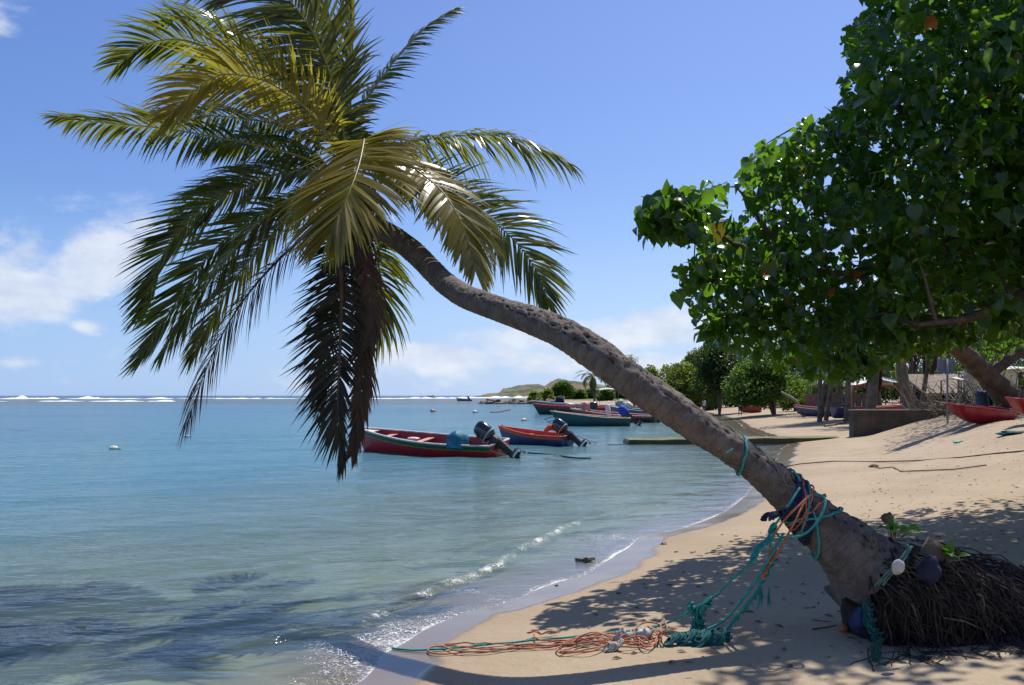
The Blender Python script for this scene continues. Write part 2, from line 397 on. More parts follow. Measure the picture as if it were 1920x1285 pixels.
# ------------------------------------------------------------------ water
def make_water_mat():
    m = bpy.data.materials.new('sea_water'); m.use_nodes = True; nt = m.node_tree; nt.nodes.clear()
    out = nd(nt, 'ShaderNodeOutputMaterial')
    pos = nd(nt, 'ShaderNodeNewGeometry').outputs['Position']; sp = nd(nt, 'ShaderNodeSeparateXYZ'); lk(nt, pos, sp.inputs[0])
    dep = nd(nt, 'ShaderNodeAttribute', attribute_name='depth').outputs['Fac']
    fo = nd(nt, 'ShaderNodeAttribute', attribute_name='foam').outputs['Fac']
    mp = nd(nt, 'ShaderNodeMapping'); mp.inputs['Rotation'].default_value = (0, 0, math.radians(-24)); mp.inputs['Scale'].default_value = (0.42, 1.0, 1); lk(nt, pos, mp.inputs[0])
    v = mp.outputs[0]
    r1 = noise_n(nt, v, 2.3, 3, 0.55, 0.3); r2 = noise_n(nt, v, 9.0, 3, 0.6, 0.2); r3 = noise_n(nt, v, 0.55, 3, 0.6)
    nearf = smooth(nt, sp.outputs[1], 26, 9)      # ripples close in are finer
    h = math_n(nt, 'ADD', math_n(nt, 'MULTIPLY', r1, 0.075), math_n(nt, 'MULTIPLY', r2, 0.020))
    h = math_n(nt, 'ADD', h, math_n(nt, 'MULTIPLY', r3, 0.14))
    calm = smooth(nt, dep, 0.0, 0.14, 0.22, 1.0)
    h = math_n(nt, 'MULTIPLY', h, calm)
    bn = nd(nt, 'ShaderNodeBump'); bn.inputs['Distance'].default_value = 1.0; bn.inputs['Strength'].default_value = 1; lk(nt, h, bn.inputs['Height'])
    # body colour
    dn = math_n(nt, 'ADD', dep, math_n(nt, 'MULTIPLY', math_n(nt, 'SUBTRACT', noise_n(nt, v, 0.12, 4), 0.5), 0.5))
    bodyc = mixc(nt, smooth(nt, dn, 0.15, 0.95), (0.150, 0.205, 0.155), (0.068, 0.190, 0.238))
    bodyc = mixc(nt, smooth(nt, dn, 1.2, 2.3), bodyc, (0.048, 0.155, 0.230))
    Y = sp.outputs[1]
    pn = noise_n(nt, v, 0.035, 5, 0.65)
    patch = math_n(nt, 'MULTIPLY', smooth(nt, pn, 0.45, 0.62), smooth(nt, Y, 25, 60))
    bodyc = mixc(nt, math_n(nt, 'MULTIPLY', patch, 0.55), bodyc, (0.022, 0.075, 0.115))
    reef = math_n(nt, 'MULTIPLY', smooth(nt, math_n(nt, 'ADD', Y, math_n(nt, 'MULTIPLY', pn, 60)), 190, 225), smooth(nt, Y, 560, 430))
    bodyc = mixc(nt, math_n(nt, 'MULTIPLY', reef, 0.85), bodyc, (0.075, 0.085, 0.065))
    bodyc = mixc(nt, smooth(nt, Y, 560, 700), bodyc, (0.012, 0.05, 0.11))
    dif = nd(nt, 'ShaderNodeBsdfDiffuse'); lk(nt, bodyc, dif.inputs[0])
    tr = nd(nt, 'ShaderNodeBsdfTransparent')
    T = math_n(nt, 'POWER', 2.718, math_n(nt, 'MULTIPLY', dep, -2.2), clamp=True)
    lk(nt, mixc(nt, T, (0.75, 1.0, 0.92), (0.98, 1.0, 0.98)), tr.inputs[0])
    body = nd(nt, 'ShaderNodeMixShader'); lk(nt, T, body.inputs[0]); lk(nt, dif.outputs[0], body.inputs[1]); lk(nt, tr.outputs[0], body.inputs[2])
    fr = nd(nt, 'ShaderNodeFresnel'); fr.inputs[0].default_value = 1.33; lk(nt, bn.outputs[0], fr.inputs['Normal'])
    gl = nd(nt, 'ShaderNodeBsdfGlossy'); gl.inputs['Roughness'].default_value = 0.10; lk(nt, bn.outputs[0], gl.inputs['Normal'])
    frs = math_n(nt, 'MULTIPLY', math_n(nt, 'MINIMUM', math_n(nt, 'MULTIPLY', fr.outputs[0], 1.05), 0.52), 0.95)
    surf = nd(nt, 'ShaderNodeMixShader'); lk(nt, frs, surf.inputs[0]); lk(nt, body.outputs[0], surf.inputs[1]); lk(nt, gl.outputs[0], surf.inputs[2])
    # foam: lace of bubbles where the foam attribute is high
    vo = nd(nt, 'ShaderNodeTexVoronoi'); vo.feature = 'DISTANCE_TO_EDGE'; vo.inputs['Scale'].default_value = 22
    wv = nd(nt, 'ShaderNodeVectorMath', operation='ADD'); lk(nt, pos, wv.inputs[0])
    nz = nd(nt, 'ShaderNodeTexNoise'); nz.inputs['Scale'].default_value = 6; lk(nt, pos, nz.inputs['Vector'])
    sc = nd(nt, 'ShaderNodeVectorMath', operation='SCALE'); sc.inputs[3].default_value = 0.22; lk(nt, nz.outputs['Color'], sc.inputs[0]); lk(nt, sc.outputs[0], wv.inputs[1]); lk(nt, wv.outputs[0], vo.inputs['Vector'])
    lace = smooth(nt, vo.outputs[0], 0.10, 0.0)
    fn = noise_n(nt, pos, 34, 5, 0.7); fb = noise_n(nt, pos, 5, 4, 0.6)
    q = math_n(nt, 'ADD', math_n(nt, 'ADD', math_n(nt, 'MULTIPLY', lace, 0.30), math_n(nt, 'MULTIPLY', fn, 0.55)), math_n(nt, 'MULTIPLY', fb, 0.45))
    fm = smooth(nt, math_n(nt, 'ADD', q, math_n(nt, 'MULTIPLY', fo, 1.0)), 1.12, 1.34)
    fm = math_n(nt, 'MULTIPLY', fm, smooth(nt, fo, 0.02, 0.2))
    fd = nd(nt, 'ShaderNodeBsdfDiffuse'); fd.inputs[0].default_value = (0.78, 0.78, 0.75, 1)
    bn2 = nd(nt, 'ShaderNodeBump'); bn2.inputs['Distance'].default_value = 0.03; lk(nt, q, bn2.inputs['Height']); lk(nt, bn2.outputs[0], fd.inputs['Normal'])
    fin = nd(nt, 'ShaderNodeMixShader'); lk(nt, fm, fin.inputs[0]); lk(nt, surf.outputs[0], fin.inputs[1]); lk(nt, fd.outputs[0], fin.inputs[2])
    lk(nt, fin.outputs[0], out.inputs[0])
    return m
def poly_d(X, Y, line):
    """signed distance to an open world polyline (positive to the right = landward) and 0-1 position along it"""
    best = np.full(X.shape, 1e9); sg = np.ones(X.shape); tt = np.zeros(X.shape); n = len(line)-1
    for i in range(n):
        ax, ay = line[i]; bx, by = line[i+1]; dx, dy = bx-ax, by-ay
        t = np.clip(((X-ax)*dx+(Y-ay)*dy)/(dx*dx+dy*dy), 0, 1)
        d = np.hypot(X-ax-t*dx, Y-ay-t*dy); k = d < best
        cr = dx*(Y-ay)-dy*(X-ax)
        sg = np.where(k, np.where(cr < 0, 1, -1), sg); tt = np.where(k, (i+t)/n, tt); best = np.minimum(best, d)
    return best*sg, tt
def w0(px, py): return ((px-CX)/F*(H*F/(py-HOR)), H*F/(py-HOR))
crest1 = [w0(*p) for p in [(300, 1262), (430, 1222), (540, 1193), (650, 1180), (700, 1152), (780, 1127), (860, 1092), (940, 1052), (985, 1030), (1060, 988), (1150, 965), (1230, 950), (1300, 925)]]
crest2 = [w0(*p) for p in [(-200, 1120), (100, 1110), (350, 1090), (560, 1060), (720, 1010), (860, 980), (1000, 940), (1150, 915), (1250, 890)]]
crest3 = [w0(*p) for p in [(-300, 1240), (0, 1225), (250, 1200), (450, 1165), (600, 1120), (750, 1070), (850, 1030)]]
cols = np.r_[np.arange(-2600, -400, 50), np.arange(-400, 1700, 4.5), np.arange(1700, 2600, 45)]
rows = np.r_[np.geomspace(0.25, 14, 30), np.arange(15, 110, 1.5), np.arange(110, 640, 2.0), np.arange(640, 1500, 40)]
Yr = np.r_[9000, 2986.0/rows]
X = (cols[None, :]-CX)/F*Yr[:, None]; Y = np.repeat(Yr[:, None], len(cols), 1)
Z0 = terr(X, Y)
dd = signed_d(X, Y)
ang = math.radians(30)
S = X*math.sin(ang)*-1+Y*math.cos(ang)      # across-wave coordinate
Q = X*math.cos(ang)+Y*math.sin(ang)
amp = 0.016*sstep(-dd, 0.3, 4)
wz = np.zeros_like(X)
for lam, a, ph, k in ((2.6, 1.0, 0.3, .25), (1.5, .6, 1.9, -.3), (0.9, .35, 4.2, .5), (4.7, 1.3, 2.2, .1)):
    wz += a*np.sin(2*PI*(S+0.35*fbm(Q*0.35, S*0.3, 3, 5)*3)/lam+ph+k*Q)
wz *= amp*(1-sstep(Y, 40, 70))
c1, t1 = poly_d(X, Y, crest1)
wob = fbm(Q*1.5, S*0.3, 3, 9)*0.25
hvar = 0.55+0.9*vnoise(t1*17, t1*0, 4)
env = sstep(t1, 0.02, 0.2)*(1-sstep(t1, 0.9, 0.995))
x1 = c1+wob
prof1 = np.where(x1 > 0, np.exp(-(x1/0.07)**2), np.exp(-(x1/0.24)**2))
wz += 0.042*hvar*env*prof1
c2, t2 = poly_d(X, Y, crest2); x2 = c2+wob*1.4
wz += 0.022*(0.5+vnoise(t2*11, t2*0, 8))*np.where(x2 > 0, np.exp(-(x2/0.13)**2), np.exp(-(x2/0.4)**2))*sstep(t2, .0, .15)*(1-sstep(t2, .85, 1))
c3, t3 = poly_d(X, Y, crest3); x3 = c3+wob*1.2
wz += 0.020*(0.5+vnoise(t3*13, t3*0, 18))*np.where(x3 > 0, np.exp(-(x3/0.10)**2), np.exp(-(x3/0.3)**2))*sstep(t3, .0, .15)*(1-sstep(t3, .8, 1))
Zw = 0.004+wz
depth = np.clip(Zw-Z0, 0, 3)
edge = np.exp(-(depth/0.010)**2)*(1-sstep(Y, 60, 140))
side = vnoise(X*1.7+3, Y*1.7, 41)
foam = edge*(0.40+0.55*vnoise(X*0.8, Y*0.8, 42))
swash = sstep(depth, 0.13, 0.02)*(Zw > Z0-0.02)*(1-sstep(Y, 25, 45))
near_l = np.exp(-((X+0.95)/0.9)**2-((Y-6.3)/0.9)**2)
foam = np.maximum(foam, swash*(0.20+0.36*near_l+0.30*side))
strong = np.clip(1.15*np.exp(-((t1-0.70)/0.055)**2)+0.9*np.exp(-((t1-0.45)/0.12)**2)+0.75*np.exp(-((t1-.28)/.08)**2)+0.45*vnoise(t1*43, t1*0, 77)+0.35, 0, 1.15)
foam = np.maximum(foam, env*strong*np.where(x1 > -0.03, np.exp(-((x1-0.03)/0.10)**2), np.exp(-(x1/0.05)**2))*(.32+.42*vnoise(X*9, Y*9, 91)))
trail = env*np.where(x1 < 0, np.exp(x1/0.5), 0)*0.18
foam = np.maximum(foam, trail*strong)
wv = np.stack([X, Y, Zw], -1).reshape(-1, 3)
keep = (Z0 < 0.09) | (Y > 800)
fc = grid_faces(*X.shape); kf = keep.ravel()[fc].any(1); fc = fc[kf]
used = np.unique(fc); rm = np.full(len(wv), -1); rm[used] = np.arange(len(used))
raw_mesh('water', wv[used], rm[fc][:, ::-1], make_water_mat(), attrs={'depth': depth.ravel()[used], 'foam': foam.ravel()[used]})
tag(bpy.data.objects['water'], 'turquoise sea lapping onto the beach', None, None, 'structure')

# ------------------------------------------------------------------ surf on the reef
M_foam = mat('sea_foam', (0.8, 0.82, 0.82), 0.9, (0.6, 0.66, 0.68), 0.6)
mb = MB()
def breaker(x0, x1, Y, h, thick=6.0):
    n = max(8, int((x1-x0)/5)); top = []; vs = []
    for i in range(n+1):
        px = x0+(x1-x0)*i/n; e = math.sin(PI*min(1, max(0, i/n)))**0.5
        xw = (px-CX)/F*Y; yy = Y+6*mnoise.noise(Vector((xw*0.04, Y, 0)))
        hh = h*e*(0.35+1.1*abs(mnoise.noise(Vector((xw*0.11, Y*0.1, 3)))*1.6))
        for dy, k in ((-thick*1.6, 0.0), (-thick*0.7, 0.55), (0, 1.0), (thick, 0.0)):
            vs.append((xw, yy+dy*(0.3+e), 0.02+hh*k))
    mb.add(vs, [(i*4+k, i*4+k+1, (i+1)*4+k+1, (i+1)*4+k) for i in range(n) for k in range(3)])
for a in [(8, 40, 470, .9), (28, 50, 480, 3.0, 3), (44, 112, 500, 1.1), (128, 228, 500, .75), (145, 190, 520, 1.4), (205, 272, 490, .6), (274, 324, 495, .9), (405, 492, 500, .8), (495, 560, 520, .5),
          (-60, 12, 270, .3, 3), (70, 158, 272, .38, 3), (163, 272, 268, .5, 3), (278, 334, 275, .4, 3), (-300, -80, 480, .8), (-500, -330, 300, .4), (330, 420, 560, .6),
          (690, 760, 500, .7), (735, 880, 560, .9), (840, 960, 640, 1.5), (900, 1010, 640, 2.2, 5), (960, 1012, 600, 1.6), (560, 690, 560, .6)]:
    breaker(*a)
tag(mb.build('surf', M_foam), 'white surf breaking along the reef at the horizon', None, None, 'stuff')

# ------------------------------------------------------------------ headland hills
prof = [(820, 742), (872, 746), (890, 744.5), (905, 741), (918, 738.5), (938, 737), (944, 730), (960, 728.5), (985, 724), (1008, 723.5), (1024, 727), (1034, 717), (1044, 713), (1062, 714.5), (1082, 718), (1100, 720), (1130, 725), (1200, 722), (1300, 715), (1500, 700), (1800, 705), (2200, 712), (2900, 735)]
pxs = np.arange(860, 2900, 4); pyv = np.interp(pxs, [p[0] for p in prof], [p[1] for p in prof])
D = np.linspace(-90, 160, 40); Yc = 760.0
V = []
for i, px in enumerate(pxs):
    xw = (px-CX)/F*Yc; hh = max(0.3, (742+2.5-pyv[i])/F*Yc*1.0+1.0)
    for d in D:
        k = max(0, 1-(abs(d)/ (90 if d < 0 else 160))**2.2)
        cl = hh*min(1, k*1.35)
        cl += (fbm(np.array([xw*0.06]), np.array([d*0.06]), 4, 55)[0])*6.0*k*min(1, hh/8)
        V.append((xw, Yc+d, max(-1, cl-0.6)))
def make_hill_mat():
    m = bpy.data.materials.new('headland'); m.use_nodes = True; nt = m.node_tree; b = nt.nodes['Principled BSDF']; b.inputs['Roughness'].default_value = 0.95
    g = nd(nt, 'ShaderNodeNewGeometry'); sp = nd(nt, 'ShaderNodeSeparateXYZ'); lk(nt, g.outputs['Normal'], sp.inputs[0]); pos = g.outputs['Position']
    n = noise_n(nt, pos, 0.05, 6, 0.7)
    rock = mixc(nt, smooth(nt, n, 0.35, 0.65), (0.15, 0.10, 0.07), (0.27, 0.20, 0.135))
    veg = mixc(nt, smooth(nt, noise_n(nt, pos, 0.09, 5), 0.4, 0.6), (0.045, 0.06, 0.025), (0.14, 0.14, 0.065))
    f = smooth(nt, math_n(nt, 'ADD', sp.outputs[2], math_n(nt, 'MULTIPLY', math_n(nt, 'SUBTRACT', n, 0.5), 1.2)), 0.80, 0.95)
    lk(nt, mixc(nt, f, rock, veg), b.inputs['Base Color'])
    return m
raw_mesh('hills', np.array(V), grid_faces(len(pxs), len(D)), make_hill_mat())
tag(bpy.data.objects['hills'], 'low brown and green headland across the bay', None, None, 'structure')
# ------------------------------------------------------------------ leaning coconut palm
PT = [(688, 412, 18, 9.0), (709, 427, 19, 8.9), (745, 449, 19.5, 8.7), (781, 477, 20, 8.4), (810, 507, 20, 8.1), (832, 529, 20, 7.9), (860, 549, 21, 7.6), (889, 563, 21.5, 7.35), (925, 576, 22.5, 7.05), (971, 592, 24, 6.75), (1048, 622, 28, 6.3), (1122, 668, 31, 6.0),
      (1202, 728, 31.5, 5.85), (1288, 786, 31, 5.8), (1379, 846, 29, 5.75), (1430, 885, 31.5, 5.72), (1479, 928, 36, 5.7), (1544, 989, 45, 5.66), (1598, 1042, 62, 5.62), (1630, 1078, 74, 5.6)]
tp4 = [Vector((*P(a, b, Y), r/F*Y)) for a, b, r, Y in PT]
palm_base = ground(1690, 1215); palm_base.y = 5.6; palm_base.x = 2.75; palm_base.z = gz(2.75, 5.6)
palm = thing('palm_tree', 'coconut palm with a long bare trunk leaning over the water from exposed roots', 'palm tree', palm_base)
NL, NR = 620, 56
cen = spline(tp4, NL)     # 4-component vectors x,y,z,r
cenv = np.array([tuple(c) for c in cen])
tang = np.gradient(cenv[:, :3], axis=0); tang /= np.linalg.norm(tang, axis=1)[:, None]
seglen = np.r_[0, np.cumsum(np.linalg.norm(np.diff(cenv[:, :3], axis=0), axis=1))]
u = np.array([0, -1.0, 0]); V = np.zeros((NL, NR, 3)); TH = np.linspace(0, 2*PI, NR, endpoint=False)
U_, W_ = [], []
for i in range(NL):
    u = u-tang[i]*u.dot(tang[i]); u /= np.linalg.norm(u); w = np.cross(tang[i], u); U_.append(u.copy()); W_.append(w)
U_ = np.array(U_); W_ = np.array(W_)
SL = seglen[:, None]+0*TH[None, :]; TT = TH[None, :]+0*seglen[:, None]
cx_, sy_ = np.cos(TT), np.sin(TT)
nzv = fbm(cx_*1.6+5, SL*5+sy_*1.6, 4, 61)
rough_zone = sstep(SL, 1.2, 3.6)
# leaf-scar rings: narrow steps round the stem, uneven in spacing and tilt
ringp = SL*13+0.9*np.sin(SL*2.1)+0.35*cx_+1.8*fbm(cx_*1.2+2, SL*2+sy_, 3, 63)
saw = (ringp % 1.0)
ring = np.where(saw < 0.82, saw/0.82, (1-saw)/0.18)
crack = np.abs(fbm(TT*4.6+11, SL*8+1.5*TT, 2, 65))
topside = np.clip((U_[:, None, 2]*cx_+W_[:, None, 2]*sy_), -1, 1)
cracks = sstep(topside, -0.1, 0.7)*rough_zone*np.clip(1-crack/0.05, 0, 1)
disp = 0.0065*ring+nzv*0.014-cracks*0.014*(0.5+vnoise(TT*4, SL*6, 66))
disp += rough_zone*sstep(topside, .0, .7)*0.020*(vnoise(TT*4.5, SL*11+TT, 67)-0.5)
basez = sstep(SL, seglen[-1]-0.75, seglen[-1])
disp += basez*(fbm(cx_*2+7, SL*3+sy_*2, 3, 69)*0.05+np.abs(fbm(TT*2.2, SL*1.5, 2, 73))*0.05)
lip = sstep(SL, seglen[-1]-0.10, seglen[-1])
R = cenv[:, 3][:, None]+disp+lip*0.03
jag = lip*(fbm(TT*3.2, TT*0+3, 3, 71)*0.30)
V = cenv[:, None, :3]+tang[:, None, :]*jag[..., None]+R[..., None]*(cx_[..., None]*U_[:, None, :]+sy_[..., None]*W_[:, None, :])
vv = V.reshape(-1, 3)-np.array(palm_base)
i = np.arange((NL-1)*NR).reshape(NL-1, NR); j = np.roll(i, -1, axis=1)
tf = np.stack([i.ravel(), j.ravel(), (j+NR).ravel(), (i+NR).ravel()], 1)
def trunk_mat():
    m = bpy.data.materials.new('palm_bark'); m.use_nodes = True; nt = m.node_tree; b = nt.nodes['Principled BSDF']
    s = nd(nt, 'ShaderNodeAttribute', attribute_name='along').outputs['Fac']; cr = nd(nt, 'ShaderNodeAttribute', attribute_name='crack').outputs['Fac']
    rg = nd(nt, 'ShaderNodeAttribute', attribute_name='ring').outputs['Fac']
    pos = nd(nt, 'ShaderNodeTexCoord').outputs['Object']
    n1 = noise_n(nt, pos, 7, 6, 0.7); n2 = noise_n(nt, pos, 45, 4, 0.7)
    c = mixc(nt, smooth(nt, n1, 0.35, 0.65), (0.078, 0.062, 0.049), (0.160, 0.134, 0.108))
    c = mixc(nt, math_n(nt, 'MULTIPLY', smooth(nt, rg, 0.70, 1.0), 0.60), c, (0.06, 0.042, 0.03))
    c = mixc(nt, math_n(nt, 'MULTIPLY', smooth(nt, n2, 0.5, 0.75), 0.45), c, (0.05, 0.035, 0.025))
    c = mixc(nt, smooth(nt, cr, 0.1, 0.5), c, (0.02, 0.014, 0.01))
    lk(nt, c, b.inputs['Base Color']); b.inputs['Roughness'].default_value = 0.88
    h = math_n(nt, 'ADD', math_n(nt, 'MULTIPLY', n2, 0.006), math_n(nt, 'MULTIPLY', n1, 0.012))
    bn = nd(nt, 'ShaderNodeBump'); bn.inputs['Distance'].default_value = 1; lk(nt, h, bn.inputs['Height']); lk(nt, bn.outputs[0], b.inputs['Normal'])
    return m
raw_mesh('trunk', vv, tf, trunk_mat(), palm, attrs={'along': SL.ravel(), 'crack': cracks.ravel(), 'ring': ring.ravel()})

def tseg(px):  # index along the trunk nearest to an image column
    xs = CX+cenv[:, 0]/cenv[:, 1]*F; return int(np.argmin(abs(xs-px)))

# fronds ------------------------------------------------------------
hub = P(655, 352, 9.15)
AXIS = Vector((-0.35, 0.1, 0.93)).normalized()
def frond_mesh(ctrl, L=0.7, n=88, w=0.036, droop=0.55, start=0.1, kind=0, axis=AXIS, vee=0.12, seed=0, lmin=.45, ragged=0.12, wind=(-0.08, 0.05, 0.0), rr=0.02, base_ang=22, sides=(1, 1), segs=5, origin=Vector((0, 0, 0)), close=0.0, nk=1.0, wk=1.0, tip_ang=66, tipf=.58):
    rnd = random.Random(seed)
    path = spline(ctrl, 61); N = len(path); T = [(path[min(i+1, N-1)]-path[max(i-1, 0)]).normalized() for i in range(N)]
    Nn = []; nv = (axis-T[0]*axis.dot(T[0]))
    if nv.length < 1e-3: nv = Vector((0, -1, 0.2))
    nv.normalize()
    for t in T:
        nv = nv-t*nv.dot(t); nv.normalize(); Nn.append(nv.copy())
    mb = MB()
    rs = [rr*(1-0.88*(i/(N-1))**0.8) for i in range(N)]
    mb.tube([p-origin for p in path], rs, 5, 1)
    n = int(n*nk); w = w*wk
    for k in range(n):
        f = k/(n-1); t = min(1, start+(1-start)*f+rnd.uniform(-.4, .4)/n)
        x = t*(N-1); i0 = min(int(x), N-2); fr = x-i0
        base = path[i0].lerp(path[i0+1], fr); t_, n_ = T[i0], Nn[i0]; b_ = t_.cross(n_).normalized()
        prof = lmin+(1-lmin)*math.sin(PI*min(1, f*1.9)/2) if f < .53 else 1-tipf*((f-.53)/.47)**1.6
        for sd_, on in ((1, sides[0]), (-1, sides[1])):
            if not on: continue
            if rnd.random() < ragged*0.35: continue
            a = math.radians(base_ang+(tip_ang-base_ang)*f**2.0+rnd.uniform(-7, 7)+13*mnoise.noise(Vector((k*.23, sd_*7.0, seed*3.1))))
            ve = vee+rnd.uniform(-.12, .12)+ (close if close else 0)
            d = (b_*sd_*math.cos(a)+t_*math.sin(a)+n_*ve).normalized()
            ln = L*prof*on*(1+rnd.uniform(-ragged, ragged)); rv = rnd.random()
            dr = droop*(1+rnd.uniform(-.35, .35)+.9*mnoise.noise(Vector((k*.31, sd_*3.0, seed*5.3)))); tw = rnd.uniform(-.5, .5)
            wd = d.cross(n_).normalized(); wd = (wd*math.cos(tw)+n_*math.sin(tw)).normalized()
            prev = base.copy(); vs = []; p = base.copy(); dirv = d.copy()
            for s in range(segs+1):
                q = s/segs; ww = w*(0.45, 0.95, 1.0, 0.8, 0.45, 0.05)[s if segs == 5 else int(q*5)]*0.5
                vs += [p-wd*ww-origin, p+wd*ww-origin]
                dirv = (dirv+Vector((wind[0], wind[1], wind[2]-dr*0.24*(0.5+q)))*(5/segs)).normalized()
                p = p+dirv*(ln/segs)
            mb.add(vs, [(2*s, 2*s+1, 2*s+3, 2*s+2) for s in range(segs)], 0, rv*0.9)
    return mb
def pp(l): return [P(a, b, Y) for a, b, Y in l]
